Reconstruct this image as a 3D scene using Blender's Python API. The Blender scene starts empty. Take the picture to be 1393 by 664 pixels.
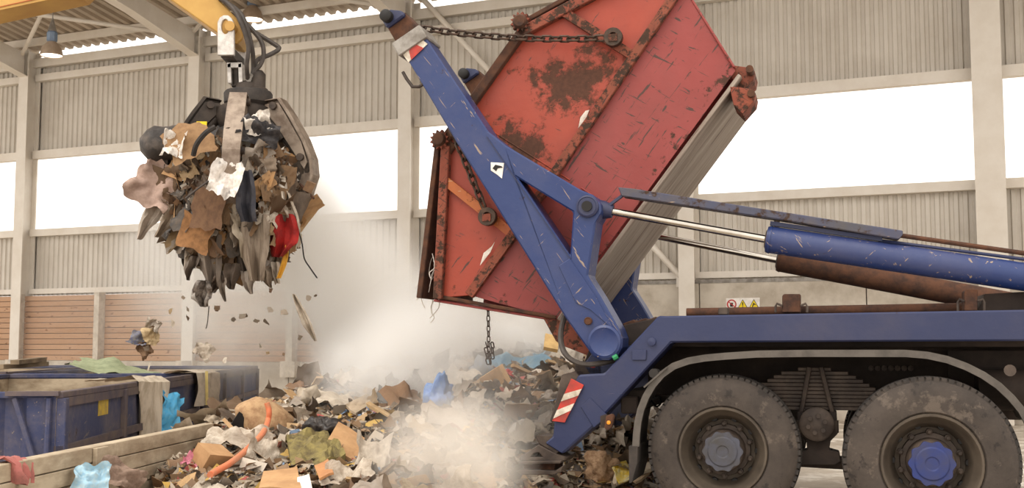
import bpy, bmesh, math, random
from math import sin, cos, pi, radians as R_
from mathutils import Vector, Matrix, Euler, noise
from mathutils.geometry import tessellate_polygon
random.seed(7)
S = bpy.context.scene
COL = S.collection
# ------------------------------------------------------------------ camera, sky, sun, exposure
F = 1600.0; CX, CY = 696.5, 332.0; HOR = 470.0; EYE = 1.31
PITCH = math.atan((HOR - CY) / F)
cd = bpy.data.cameras.new('camera'); cam = bpy.data.objects.new('camera', cd); COL.objects.link(cam)
cd.sensor_width = 36; cd.lens = F / 1393 * 36; cd.clip_end = 300
cam.location = (0, 0, EYE); cam.rotation_euler = (pi / 2 + PITCH, 0, 0)
S.camera = cam
w = bpy.data.worlds.new('sky'); S.world = w; w.use_nodes = True
wb = w.node_tree.nodes['Background']
wb.inputs['Color'].default_value = (1.0, 0.955, 0.90, 1); wb.inputs['Strength'].default_value = 1.3
sd = bpy.data.lights.new('sun', 'SUN'); sd.energy = 1.0; sd.angle = R_(25); sd.color = (1, .95, .88)
sun = bpy.data.objects.new('sun', sd); COL.objects.link(sun); sun.rotation_euler = (R_(36), 0, R_(-40))
S.view_settings.view_transform = 'Standard'; S.view_settings.look = 'None'
S.view_settings.exposure = 0.55; S.view_settings.gamma = 1.0
S.cycles.max_bounces = 12; S.cycles.diffuse_bounces = 3; S.cycles.volume_bounces = 10
S.cycles.transparent_max_bounces = 12
S.cycles.volume_step_rate = 1.0; S.cycles.volume_max_steps = 64
S.cycles.use_denoising = True

# ------------------------------------------------------------------ pixel -> place helpers (real distances)
def ray(px, py):
    a, b = px - CX, CY - py
    return Vector((a, F * cos(PITCH) - b * sin(PITCH), F * sin(PITCH) + b * cos(PITCH)))
def at(px, py, Y):
    d = ray(px, py); return Vector((0, 0, EYE)) + d * (Y / d.y)
def on_plane(px, py, o, n):
    d = ray(px, py); e = Vector((0, 0, EYE)); return e + d * ((o - e).dot(n) / d.dot(n))
# truck frame: t along the truck, s into the depth
TA = R_(15); TX = Vector((cos(TA), -sin(TA), 0)); TS = Vector((sin(TA), cos(TA), 0))
TO = at(983, 614.5, 8.55); TO.z = 0
def tp(px, py, s):
    p = on_plane(px, py, TO + TS * s, TS) - TO
    return (p.dot(TX), p.z)
def tps(pts, s): return [tp(x, y, s) for x, y in pts]
# back wall frame: u along the wall, v into the depth
WA = R_(23.8); WX = Vector((cos(WA), -sin(WA), 0)); WV = Vector((sin(WA), cos(WA), 0))
WO = at(557, 470, 24.4); WO.z = 0
def wp(px, py, v=0):
    p = on_plane(px, py, WO + WV * v, WV) - WO
    return (p.dot(WX), p.z)
def W3(u, v, z): return WO + WX * u + WV * v + Vector((0, 0, z))

# ------------------------------------------------------------------ mesh builder
class MB:
    def __init__(s): s.v = []; s.f = []
    def add(s, vs, fs):
        o = len(s.v); s.v += [tuple(p) for p in vs]; s.f += [tuple(i + o for i in f) for f in fs]; return s
    def box(s, x0, x1, y0, y1, z0, z1, M=None):
        vs = [Vector((x, y, z)) for z in (z0, z1) for y in (y0, y1) for x in (x0, x1)]
        if M: vs = [M @ p for p in vs]
        return s.add(vs, [(0,2,3,1),(4,5,7,6),(0,1,5,4),(2,6,7,3),(0,4,6,2),(1,3,7,5)])
    def prism(s, loops, a, b, f):
        """closed 2D outline(s) pushed from a to b; f(x, z, depth) gives the 3D point"""
        if not isinstance(loops[0][0], (tuple, list)): loops = [loops]
        flat = [p for l in loops for p in l]
        tri = tessellate_polygon([[Vector((p[0], p[1], 0)) for p in l] for l in loops])
        n = len(flat)
        vs = [f(p[0], p[1], a) for p in flat] + [f(p[0], p[1], b) for p in flat]
        fs = [tuple(t) for t in tri] + [(t[2] + n, t[1] + n, t[0] + n) for t in tri]
        o = 0
        for l in loops:
            m = len(l)
            for i in range(m):
                j = (i + 1) % m; fs.append((o + i, o + j, o + j + n, o + i + n))
            o += m
        return s.add(vs, fs)
    def tube(s, path, r, n=8, closed=False, cap=True):
        path = [Vector(p) for p in path]; m = len(path); rings = []
        rr = r if isinstance(r, (list, tuple)) else [r] * m
        up = None
        for i, p in enumerate(path):
            if closed: d = (path[(i + 1) % m] - path[i - 1])
            else: d = path[min(i + 1, m - 1)] - path[max(i - 1, 0)]
            d.normalize()
            if up is None:
                up = d.orthogonal().normalized()
            up = (up - d * up.dot(d))
            up = up.normalized() if up.length > 1e-6 else d.orthogonal().normalized()
            q = d.cross(up)
            rings.append([p + (up * cos(2*pi*k/n) + q * sin(2*pi*k/n)) * rr[i] for k in range(n)])
        vs = [p for g in rings for p in g]; fs = []
        for i in range(m if closed else m - 1):
            a, b = i * n, ((i + 1) % m) * n
            for k in range(n): fs.append((a + k, a + (k+1) % n, b + (k+1) % n, b + k))
        if cap and not closed:
            fs.append(tuple(range(n))[::-1]); fs.append(tuple(range((m-1)*n, m*n)))
        return s.add(vs, fs)
    def lathe(s, prof, f, n=32, close=False, cap=True):
        """prof: (radius, along); f(a, b, along) -> 3D"""
        m = len(prof); vs = []
        for r, y in prof:
            for k in range(n): vs.append(f(r * cos(2*pi*k/n), r * sin(2*pi*k/n), y))
        fs = []
        for i in range(m if close else m - 1):
            a, b = i * n, ((i + 1) % m) * n
            for k in range(n): fs.append((a + k, b + k, b + (k+1) % n, a + (k+1) % n))
        if not close and cap:
            if prof[0][0] > 1e-5: fs.append(tuple(range(n)))
            if prof[-1][0] > 1e-5: fs.append(tuple(range((m-1)*n, m*n))[::-1])
        return s.add(vs, fs)
    def bar(s, a, b, wd, ht, up=Vector((0, 0, 1))):
        a, b = Vector(a), Vector(b); d = (b - a); L = d.length; d.normalize()
        x = d.cross(up).normalized(); y = x.cross(d).normalized()
        M = Matrix((( x.x, d.x, y.x, a.x), (x.y, d.y, y.y, a.y), (x.z, d.z, y.z, a.z), (0,0,0,1)))
        return s.box(-wd/2, wd/2, 0, L, -ht/2, ht/2, M)
    def mesh(s, name, m, smooth=False):
        me = bpy.data.meshes.new(name); me.from_pydata(s.v, [], s.f)
        b = bmesh.new(); b.from_mesh(me); bmesh.ops.recalc_face_normals(b, faces=b.faces); b.to_mesh(me); b.free()
        if m: me.materials.append(m)
        if smooth:
            for p in me.polygons: p.use_smooth = True
            me.set_sharp_from_angle(angle=R_(40))
        me.update(); return me
def link(name, me, parent=None):
    o = bpy.data.objects.new(name, me); COL.objects.link(o)
    if parent: o.parent = parent
    return o
def obj(name, mb, m, parent=None, smooth=False, bevel=0, label=None, kind=None):
    """vertices given in the thing's own frame"""
    o = link(name, mb.mesh(name, m, smooth), parent)
    if bevel:
        md = o.modifiers.new('bevel', 'BEVEL'); md.width = bevel; md.segments = 1; md.limit_method = 'ANGLE'; md.angle_limit = R_(35)
    if label: o['label'] = label
    if kind: o['kind'] = kind
    return o
def origin(o):
    """move the mesh origin to the bottom centre of the mesh (for things that are one mesh)"""
    vs = [v.co for v in o.data.vertices]
    c = Vector(((min(v.x for v in vs)+max(v.x for v in vs))/2, (min(v.y for v in vs)+max(v.y for v in vs))/2, min(v.z for v in vs)))
    o.data.transform(Matrix.Translation(-c)); o.location = c; return o
def tag(o, label, cat, group=None):
    o['label'] = label; o['category'] = cat
    if group: o['group'] = group
    return o
def thing(name, label, cat, loc=(0,0,0), rz=0, group=None):
    o = bpy.data.objects.new(name, None); COL.objects.link(o); o.empty_display_size = .1
    o.location = loc; o.rotation_euler = (0, 0, rz); return tag(o, label, cat, group)
def struct(name, loc=(0,0,0), rz=0):
    o = bpy.data.objects.new(name, None); COL.objects.link(o); o.location = loc; o.rotation_euler = (0,0,rz); o['kind'] = 'structure'; return o
def rel(loc): 
    loc = Vector(loc); return lambda p: Vector(p) - loc

# ------------------------------------------------------------------ materials
def lin(c):
    c = c / 255; return c / 12.92 if c <= .04045 else ((c + .055) / 1.055) ** 2.4
def rgb(h): return (lin(int(h[0:2], 16)), lin(int(h[2:4], 16)), lin(int(h[4:6], 16)), 1)
class NT:
    def __init__(s, name, rough=.6, metal=0.0, spec=.4):
        s.m = bpy.data.materials.new(name); s.m.use_nodes = True; s.t = s.m.node_tree
        s.b = s.t.nodes['Principled BSDF']
        s.b.inputs['Roughness'].default_value = rough; s.b.inputs['Metallic'].default_value = metal
        s.b.inputs['Specular IOR Level'].default_value = spec
        s.tc = s.n('ShaderNodeTexCoord')
    def n(s, k, **kw):
        x = s.t.nodes.new(k)
        for a, b in kw.items(): setattr(x, a, b)
        return x
    def l(s, a, b): s.t.links.new(a, b)
    def noise(s, scale=5, detail=4, rough=.6, stretch=(1,1,1), rot=(0,0,0), dist=0, coord='Object'):
        mp = s.n('ShaderNodeMapping'); s.l(s.tc.outputs[coord], mp.inputs['Vector'])
        mp.inputs['Scale'].default_value = stretch
        if any(rot):
            m0 = s.n('ShaderNodeMapping'); m0.inputs['Rotation'].default_value = rot
            s.l(s.tc.outputs[coord], m0.inputs['Vector']); s.l(m0.outputs[0], mp.inputs['Vector'])
        nz = s.n('ShaderNodeTexNoise'); nz.inputs['Scale'].default_value = scale; nz.inputs['Detail'].default_value = detail
        nz.inputs['Roughness'].default_value = rough; nz.inputs['Distortion'].default_value = dist
        s.l(mp.outputs[0], nz.inputs['Vector']); return nz.outputs['Fac']
    def ramp(s, fac, lo, hi, a=0., b=1.):
        mr = s.n('ShaderNodeMapRange'); mr.inputs[1].default_value = lo; mr.inputs[2].default_value = hi
        mr.inputs[3].default_value = a; mr.inputs[4].default_value = b; s.l(fac, mr.inputs[0]); return mr.outputs[0]
    def math(s, op, a, b):
        x = s.n('ShaderNodeMath', operation=op)
        for i, q in enumerate((a, b)):
            if isinstance(q, (int, float)): x.inputs[i].default_value = q
            else: s.l(q, x.inputs[i])
        return x.outputs[0]
    def mix(s, fac, a, b):
        x = s.n('ShaderNodeMix', data_type='RGBA')
        if isinstance(fac, (int, float)): x.inputs[0].default_value = fac
        else: s.l(fac, x.inputs[0])
        for i, q in ((6, a), (7, b)):
            if isinstance(q, tuple): x.inputs[i].default_value = q
            else: s.l(q, x.inputs[i])
        return x.outputs[2]
    def out(s, c, bump=None, dist=.01, strength=.5, rough=None):
        if isinstance(c, tuple): s.b.inputs['Base Color'].default_value = c
        else: s.l(c, s.b.inputs['Base Color'])
        if bump is not None:
            bp = s.n('ShaderNodeBump'); bp.inputs['Distance'].default_value = dist; bp.inputs['Strength'].default_value = strength
            s.l(bump, bp.inputs['Height']); s.l(bp.outputs[0], s.b.inputs['Normal'])
        if rough is not None: s.l(rough, s.b.inputs['Roughness'])
        return s.m
def simple(name, c, c2=None, scale=6, rough=.6, metal=0, bump=0, lo=.4, hi=.65, spec=.4, stretch=(1,1,1)):
    t = NT(name, rough, metal, spec); f = t.noise(scale, 5, .65, stretch)
    col = t.mix(t.ramp(f, lo, hi), rgb(c), rgb(c2)) if c2 else rgb(c)
    return t.out(col, t.noise(scale * 3, 4) if bump else None, bump or .01)
def worn(name, base, var, rust, chip=.63, chip2=.68, dust='8a7460', dustamt=.5, rough=.45, scale=1.0, rotY=0, scratch='b89a78', scr=.69, patches=()):
    t = NT(name, rough, 0, .5)
    c = t.mix(t.ramp(t.noise(2.2*scale, 3), .35, .7), rgb(base), rgb(var))
    c = t.mix(t.ramp(t.noise(1.3*scale, 6, .7), .45, .75, 0, dustamt), c, rgb(dust))
    s1 = t.ramp(t.noise(4*scale, 3, .6, (.8, 8, 8), (0, rotY, 0), .5), scr, scr + .03)
    s2 = t.ramp(t.noise(4*scale, 3, .6, (8, 8, 1.0), (0, rotY + .15, 0), .5), scr + .02, scr + .05)
    c = t.mix(t.math('MAXIMUM', s1, s2), c, rgb(scratch))
    rn = t.noise(5*scale, 8, .72)
    for pos, rad, amt in patches:
        d = t.n('ShaderNodeVectorMath', operation='DISTANCE'); t.l(t.tc.outputs['Object'], d.inputs[0]); d.inputs[1].default_value = pos
        rn = t.math('ADD', rn, t.ramp(d.outputs['Value'], rad, rad * .3, 0, amt))
    k = t.ramp(rn, chip, chip2)
    rc = t.mix(t.noise(30, 4), rgb(rust), rgb('2e1c14'))
    c = t.mix(k, c, rc)
    return t.out(c, t.math('SUBTRACT', t.noise(14, 6), k), .006, .4, t.ramp(k, 0, 1, rough, .9))
def palette(name, cols, dirt='6f5b48', dirtamt=.55, rough=.75, spec=.3, bump=.01, trans=0):
    t = NT(name, rough, 0, spec); oi = t.n('ShaderNodeObjectInfo')
    cr = t.n('ShaderNodeValToRGB'); cr.color_ramp.interpolation = 'CONSTANT'
    e = cr.color_ramp.elements
    while len(e) < len(cols): e.new(.5)
    for i, c in enumerate(cols): e[i].position = i / len(cols); e[i].color = rgb(c)
    t.l(oi.outputs['Random'], cr.inputs[0])
    c = t.mix(t.ramp(t.noise(5, 6, .7), .42, .75, 0, dirtamt), cr.outputs[0], rgb(dirt))
    return t.out(c, t.noise(20, 5), bump, .5)

M = {}
M['clad'] = simple('cladding paint', 'cfc7bb', 'c4bbae', 1.2, .5)
M['steel_cream'] = simple('cream steel paint', 'e0d8cc', 'd6ccbe', 1.5, .5)
M['roof'] = simple('roof sheet', 'b9aa98', 'a99a88', 1.4, .5)
M['concrete'] = simple('wall concrete', 'c9bfb0', 'ab9f8f', 1.6, .9, 0, .006)
M['concrete_post'] = simple('post concrete', 'd3c8b8', 'b4a897', 5, .9, 0, .004)
def floor_mat():
    t = NT('floor concrete', .8)
    c = t.mix(t.ramp(t.noise(.5, 6, .7), .4, .65), rgb('b8ac9c'), rgb('8f8374'))
    c = t.mix(t.ramp(t.noise(2.2, 6, .7), .5, .6), c, rgb('d6cec2'))
    return t.out(c, t.noise(9, 6), .01)
M['floor'] = floor_mat()
def plank_mat():
    t = NT('larch planks', .8); oi = t.n('ShaderNodeObjectInfo')
    base = t.mix(oi.outputs['Random'], rgb('b8906f'), rgb('a47c5c'))
    g = t.noise(3, 6, .7, (1, 1, 22), dist=1.2)
    c = t.mix(t.ramp(g, .35, .75, 0, .6), base, rgb('c4a285'))
    k = t.ramp(t.noise(7, 3, .5, (.7, 1, 1.6)), .68, .72, 0, .7)
    c = t.mix(k, c, rgb('6d4226'))
    return t.out(c, g, .003)
M['plank'] = plank_mat()
M['board_dirty'] = simple('dusty boards', 'b9a88f', '8d7b64', 2.0, .9, 0, .01, .4, .62, stretch=(1, 1, 3))
M['blue'] = worn('truck blue paint', '1b2e60', '213464', '4a3428', .64, .68, '565468', .40, .42, 1.0, -.95, '8f7c6c', .655)
M['blue_beam'] = worn('beam blue paint', '1f274a', '252d50', '4a3428', .69, .75, '4c4650', .5, .5, .7, 0, '7a6c6c', .72)
M['guard'] = worn('guard bar paint', '3c4058', '4a4648', '4a3626', .52, .60, '5f5048', .6, .5, 2)
M['dark'] = simple('black chassis', '2a211c', '3d3129', 4, .8)
M['darkmetal'] = simple('dark greasy metal', '3a302a', '574a40', 6, .6, .2)
M['rubber_dark'] = simple('black rubber', '2b2724', '453d37', 5, .8)
M['rust'] = simple('rusty steel', '5a3a28', '3a2820', 9, .9, 0, .006)
M['rust_red'] = worn('rusted red steel', '7a3a28', '8f4a34', '46301f', .50, .56, '5a3d2c', .6, .8, 2.0, .9, '3a2820', .62)
M['orange'] = worn('orange steel', 'b5662a', 'a8502c', '4a2c1c', .60, .66, '7a4a30', .4, .6, 2)
M['chrome'] = simple('chromed rod', 'c9c2b8', 'b0a89c', 3, .12, 1)
M['galv'] = simple('galvanised collar', '9a948c', '756d64', 8, .5, .3)
M['tire'] = None
M['rim'] = simple('dusty rim paint', '574c40', '40372e', 3, .7, .1)
M['hub_grey'] = simple('dusty hub', '4c4d58', '433f3b', 6, .6, .2)
M['hub_blue'] = simple('blue hub', '26336a', '34385a', 6, .5, .1)
M['fender'] = simple('grey mudguard plastic', '5c554e', '48423c', 6, .6)
M['chain'] = simple('oily chain', '40352d', '5a463a', 18, .5, .6)
M['yellow_boom'] = simple('yellow boom paint', 'c49a52', 'b48846', 1.5, .5)
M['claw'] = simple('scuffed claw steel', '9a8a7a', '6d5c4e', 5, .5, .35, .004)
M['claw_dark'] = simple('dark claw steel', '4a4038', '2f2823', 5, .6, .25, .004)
M['hose'] = simple('hydraulic hose', '4c443e', '3a332e', 9, .6)
M['white'] = simple('white paint', 'f0ebe4', 'd8d0c6', 8, .5)
M['redpaint'] = simple('red sign paint', 'c02a2a', 'a83028', 20, .5)
M['hazred'] = simple('worn red reflective', 'b8382c', '8f3a30', 14, .5)
M['hazwhite'] = simple('worn white reflective', 'd8cdbc', 'a89a86', 14, .5)
M['signyellow'] = simple('yellow sign paint', 'f2d51c', 'e8c818', 20, .5)
M['black'] = simple('black paint', '181412', None, 5, .6)
M['container_blue'] = worn('container blue paint', '363c5c', '32385a', '57483c', .60, .70, '7c7068', .85, .75, .9, .3, '7c7066', .675)
M['container_rust'] = simple('weathered container frame', '6a5c56', '4e4650', 4, .8)
M['amber'] = simple('amber lens', 'd8902a', 'b06a20', 12, .3)
def tire_mat():
    t = NT('dusty tyre', .85)
    c = t.mix(t.ramp(t.noise(2.5, 6, .7), .38, .66), rgb('494039'), rgb('352e29'))
    c = t.mix(t.ramp(t.noise(4, 7, .75), .55, .62, 0, .55), c, rgb('6a5e53'))
    c = t.mix(t.ramp(t.noise(9, 6, .7), .58, .64, 0, .7), c, rgb('231e1b'))
    return t.out(c, t.noise(25, 5), .006)
M['tire'] = tire_mat()

# ------------------------------------------------------------------ floor
g = MB().add([(-60, -20, 0), (60, -20, 0), (60, 70, 0), (-60, 70, 0)], [(0, 1, 2, 3)])
obj('floor', g, M['floor'], kind='structure')

# ------------------------------------------------------------------ back wall
wall = struct('wall_back', WO, -WA)          # local x = u, y = v, z
CW = [wp(38, 300)[0], wp(270, 300)[0], 0.0, wp(939, 340)[0], wp(1348, 250)[0]]
CW = [CW[0] - 5.6] + CW + [CW[-1] + 5.6]
z_wood0, z_wood1 = wp(300, 492)[1], wp(300, 397)[1]
z_sill, z_top, z_eave = 4.05, 5.98, 8.45
z_girt = wp(200, 88)[1]
U0, U1 = CW[0], CW[-1]
def corr(u0, u1, z0, z1, v=.16, pitch=.155, d=.035):
    mb = MB(); us = []; u = u0
    while u < u1:
        us += [(u, 0), (u + pitch*.42, 0), (u + pitch*.55, d), (u + pitch*.88, d)]; u += pitch
    us.append((min(u, u1 + pitch), 0))
    vs = [(a, v + b, z) for z in (z0, z1) for a, b in us]; n = len(us)
    return mb.add(vs, [(i, i+1, i+1+n, i+n) for i in range(n-1)])
for i in range(len(CW) - 1):
    a, b = CW[i], CW[i+1]
    obj('cladding_panel', corr(a, b, 2.52, z_sill), M['clad'], wall)
    obj('cladding_panel', corr(a, b, z_top, z_girt), M['clad'], wall)
    obj('cladding_panel', corr(a, b, z_girt, z_eave), M['clad'], wall)
for nm, z, h_, dp in (('sill_rail', z_sill, .17, .16), ('head_rail', z_top, .2, .16), ('girt', z_girt, .17, .15), ('base_rail', 2.62, .12, .12)):
    for i in range(len(CW) - 1):
        obj(nm, MB().box(CW[i] + .09, CW[i+1] - .09, .14 - dp, .155, z - h_/2, z + h_/2), M['steel_cream'], wall)
obj('eave_beam', MB().box(U0, U1, -.02, .12, z_eave - .28, z_eave - .06), M['steel_cream'], wall)
obj('base_flashing', MB().box(CW[3] + .1, U1, -.03, .1, 2.46, 2.53), M['galv'], wall)
# columns: wide-flange steel sections
for i, u in enumerate(CW):
    c = struct('steel_column', W3(u, 0, 0), -WA)
    fw = .15 if i != 5 else .24
    z0 = 0 if i < 3 or i > 3 else 0
    mb = MB().box(-fw, fw, -.30, -.27, z0, z_eave + .1); obj('flange', mb, M['steel_cream'], c)
    obj('web', MB().box(-.012, .012, -.27, .08, z0, z_eave + .1), M['steel_cream'], c)
    obj('flange', MB().box(-fw, fw, .08, .11, z0, z_eave + .1), M['steel_cream'], c)
# wood planks and posts on the left, concrete on the right
posts_px = [24, 135, 257, 397, 556]
pu = [wp(x, 440, -.15)[0] for x in posts_px]
edges = [pu[0] - 3.0] + pu
nrow = 12; dz = (z_wood1 - z_wood0) / nrow
obj('plank_light_block', MB().box(edges[0], edges[-1], .035, .06, z_wood0, z_wood1), M['dark'], wall)  # dark board added behind the planks to keep sky light out of the gaps
for k in range(len(edges) - 1):
    a, b = edges[k], edges[k+1]
    for r in range(nrow):
        j = random.uniform(-.008, .008)
        obj('plank', MB().box(a + .02, b - .02, -.05 + j, .03 + j, z_wood0 + r*dz + .006, z_wood0 + (r+1)*dz - .006), M['plank'], wall)
for k, x in enumerate(posts_px[:-1]):
    u = pu[k]; hw = (.11, .075, .12, .085)[k]
    c = struct('concrete_pillar', W3(u, 0, 0), -WA)
    obj('shaft', MB().box(-hw, hw, -.26, -.05, .9, z_wood1 + .04), M['concrete_post'], c)
    obj('base_block', MB().box(-hw - .1, hw + .1, -.30, -.05, z_wood0 - .32, z_wood0 + .02), M['concrete_post'], c)
for k in range(-5, 1):
    a = -2.9 + k * 2.9
    obj('concrete_panel', MB().box(a + .012, min(a + 2.9, .14) - .012, -.1, .1, 0, z_wood0), M['concrete'], wall)
a = .14
while a < U1:
    b = a + 3.0
    obj('concrete_panel', MB().box(a + .012, b - .012, -.02, .2, 0, 2.46), M['concrete'], wall); a = b
# diagonal wind brace in the middle bay
br = struct('trim_1', W3(0, 0, 0), -WA)
p0, p1 = wp(578, 0, -.1), wp(926, 376, -.1)
obj('brace_tube', MB().tube([(p0[0] - .35, -.1, p0[1] + .35), (p1[0], -.1, p1[1])], .06, 10), M['steel_cream'], br, True)
obj('gusset', MB().box(p1[0] - .08, p1[0] + .1, -.12, -.08, p1[1] - .2, p1[1] + .08), M['steel_cream'], br)

# ------------------------------------------------------------------ roof
roof = struct('ceiling', WO, -WA)
sl = .155
def rz(v): return z_eave + .17 - v * sl          # v negative = towards the camera
mb = MB(); us = []; u = U0 - 1
while u < U1 + 1:
    us += [(u, 0), (u + .12, 0), (u + .15, .07), (u + .25, .07)]; u += .28
n = len(us)
mb.add([(a, v, rz(v) + b) for v in (.2, -9) for a, b in us], [(i, i+1, i+1+n, i+n) for i in range(n-1)])
obj('roof_sheet', mb, M['roof'], roof)
for v in (-.6, -2.4, -4.2, -6, -7.8):
    obj('purlin', MB().box(U0 - 1, U1 + 1, v - .04, v + .04, rz(v) - .19, rz(v) - .012), M['steel_cream'], roof)
for u in CW:
    prof = [(-.30, z_eave - .55), (-.30, rz(-.3) - .19), (-9, rz(-9) - .19), (-9, rz(-9) - .6), (-2.4, rz(-2.4) - .62)]
    ra = struct('roof_beam', W3(u, 0, 0), -WA)
    obj('web', MB().prism(prof, -.012, .012, lambda y, z, x: (x, y, z)), M['steel_cream'], ra)
    low = [(-.30, z_eave - .57), (-2.4, rz(-2.4) - .64), (-9, rz(-9) - .62), (-9, rz(-9) - .6), (-2.4, rz(-2.4) - .62), (-.30, z_eave - .55)]
    obj('bottom_flange', MB().prism(low, -.13, .13, lambda y, z, x: (x, y, z)), M['steel_cream'], ra)
    obj('stiffener', MB().box(-.12, .12, -.30, -.27, z_eave - .55, rz(-.3) - .2), M['steel_cream'], ra)
for a, b in ((0, 1), (1, 2)):
    u0, u1 = CW[1 + a], CW[1 + b]
    b2 = struct('trim_%d' % (2 + a), W3(0, 0, 0), -WA)
    obj('brace_tube', MB().tube([(u0 + .15, -.5, rz(-.5) - .3), (u1 - .1, -4.1, rz(-4.1) - .3)], .05, 8), M['steel_cream'], b2, True)
    obj('brace_tube', MB().tube([(u1 - .15, -.5, rz(-.5) - .36), (u0 + .1, -4.1, rz(-4.1) - .36)], .05, 8), M['steel_cream'], b2, True)

# high-bay lamps
def lampm():
    m = bpy.data.materials.new('lamp glow'); m.use_nodes = True; t = m.node_tree; t.nodes.clear()
    e = t.nodes.new('ShaderNodeEmission'); o = t.nodes.new('ShaderNodeOutputMaterial'); t.links.new(e.outputs[0], o.inputs[0])
    e.inputs[0].default_value = (1, .86, .66, 1); e.inputs[1].default_value = 3.0; return m
M['glow'] = lampm()
M['lampshade'] = simple('lamp shade enamel', 'b09c88', '9c8874', 4, .4, .2)
M['ballast'] = simple('blue grey ballast', '7a8aa0', '68788c', 6, .5)
for (px, py), lb in (((70, 76), 'bell shaped high bay lamp with blue ballast left of the grapple'), ((343, 27), 'bell shaped high bay lamp hanging just above the grapple hoses')):
    p = at(px, py, 25.2); q = WV.dot(p - WO); top = rz(q) - .1
    t = thing('high_bay_lamp', lb, 'lamp', p)
    fl = lambda a, b, y: Vector((a, b, y))
    obj('shade', MB().lathe([(.245, 0), (.235, .06), (.2, .18), (.12, .28), (.09, .31), (.06, .31), (.1, .27), (.19, .16), (.225, .05), (.235, 0)], fl, 24, cap=False), M['lampshade'], t, True)
    obj('diffuser', MB().lathe([(.225, .015), (.0, .03)], fl, 24), M['glow'], t)
    obj('ballast', MB().lathe([(.09, .31), (.12, .34), (.12, .50), (.09, .54)], fl, 8), M['ballast'], t)
    obj('cone_bracket', MB().lathe([(.10, .54), (.05, .72), (.012, .85)], fl, 12), M['galv'], t, True)
    obj('cord', MB().tube([(0, 0, .8), (0, 0, top - p.z + .05)], .012, 6), M['galv'], t)

# safety sign on the concrete plinth
sg = thing('safety_sign', 'white safety sign with red no-entry ring and two yellow warning triangles', 'sign', W3(*[wp(1011, 414)[0], -.03, wp(1011, 414)[1]]), -WA)
sw = .31; sh = .115
obj('panel', MB().box(-sw, sw, -.005, .005, -sh, sh), M['white'], sg)
fl = lambda x, z, y: (x, y, z)
circ = lambda cx, cz, r, n=28: [(cx + r*cos(2*pi*k/n), cz + r*sin(2*pi*k/n)) for k in range(n)]
obj('ring', MB().prism([circ(-.205, 0, .09), circ(-.205, 0, .068)[::-1]], -.009, -.005, fl).prism([(-.265, .04), (-.255, .052), (-.145, -.04), (-.155, -.052)], -.009, -.005, fl), M['redpaint'], sg, label='red prohibition ring with slash')
obj('symbol', MB().box(-.235, -.18, -.007, -.005, -.045, .03), M['black'], sg)
for cx in (.0, .205):
    obj('triangle_border', MB().prism([(cx - .1, -.085), (cx + .1, -.085), (cx, .09)], -.007, -.005, fl), M['black'], sg)
    obj('triangle', MB().prism([(cx - .083, -.075), (cx + .083, -.075), (cx, .07)], -.009, -.007, fl), M['signyellow'], sg)
obj('exclamation_mark', MB().prism([(-.012, .035), (.012, .035), (.007, -.03), (-.007, -.03)], -.011, -.009, fl).box(-.01, .01, -.011, -.009, -.06, -.042), M['black'], sg)
obj('symbol', MB().prism([(.17, -.05), (.185, -.055), (.205, -.01), (.235, -.02), (.24, -.008), (.21, .015), (.198, .03), (.19, .01)], -.011, -.009, fl), M['black'], sg)

# ------------------------------------------------------------------ the truck (frame: x along, y into the depth, z up)
truck = thing('skip_truck', 'blue skip loader truck with dusty twin rear axles and raised lifting arms', 'truck', TO, -TA)
fy = lambda x, z, y: (x, y, z)
def pp(name, px, s0, s1, m, parent=truck, bevel=.006, label=None, at_s=None, smooth=False):
    """a plate or box: outline read on plane s0, thickness s0..s1"""
    loops = px if isinstance(px[0], list) else [px]
    L = [tps(l, s0 if at_s is None else at_s) for l in loops]
    return obj(name, MB().prism(L, s0, s1, fy), m, parent, smooth, bevel, label)
def V(px, py, s):
    x, z = tp(px, py, s); return Vector((x, s, z))
# beam with its raked rear leg, near side and far side
leg = [(905,430),(1480,420),(1480,463.5),(913,466),(807,581),(765,618),(741,603),(752,594),(754,574),(787,510),(822,508),(896,429.5)]
beam = pp('side_beam', leg, .04, .34, M['blue_beam'], bevel=.012)
obj('weld_plate', MB().prism(tps([(860,476),(880,476),(879,490),(860,490)], .04), .025, .04, fy), M['blue_beam'], beam, bevel=.004)
obj('bolt_head', MB().lathe([(.03,.04),(.03,.015),(.0,.01)], lambda a,b,y: (V(887,465,.04).x+a, y, V(887,465,.04).z+b), 12), M['blue_beam'], beam, True)
obj('reinforcing_plate', MB().prism(tps([(790,553),(803,541),(828,566),(808,582)], .04), .028, .04, fy), M['blue_beam'], beam, bevel=.004)
far = MB().prism(tps(leg, .04), 2.16, 2.46, fy); obj('side_beam', far, M['blue_beam'], truck, bevel=.012)
# hazard panel on the rear edge
hz = [(777,515),(794,524),(768,575),(751,573)]
h = pp('hazard_panel', hz, .02, .036, M['hazred'], bevel=.002, label='red and white striped hazard panel')
def lerp(a, b, t): return (a[0] + (b[0]-a[0])*t, a[1] + (b[1]-a[1])*t)
for t0, t1 in ((.2, .38), (.58, .78)):
    a, b = hz[0], hz[3]; c, d = hz[1], hz[2]
    obj('white_stripe', MB().prism(tps([lerp(a,b,t0+.16), lerp(c,d,t0-.1), lerp(c,d,t1-.1), lerp(a,b,t1+.16)], .02), .015, .0205, fy), M['hazwhite'], h, label='white stripe')
pp('rear_post', [(764,510),(782,505),(788,512),(752,575),(748,573),(757,540)], .06, .3, M['darkmetal'])
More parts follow.
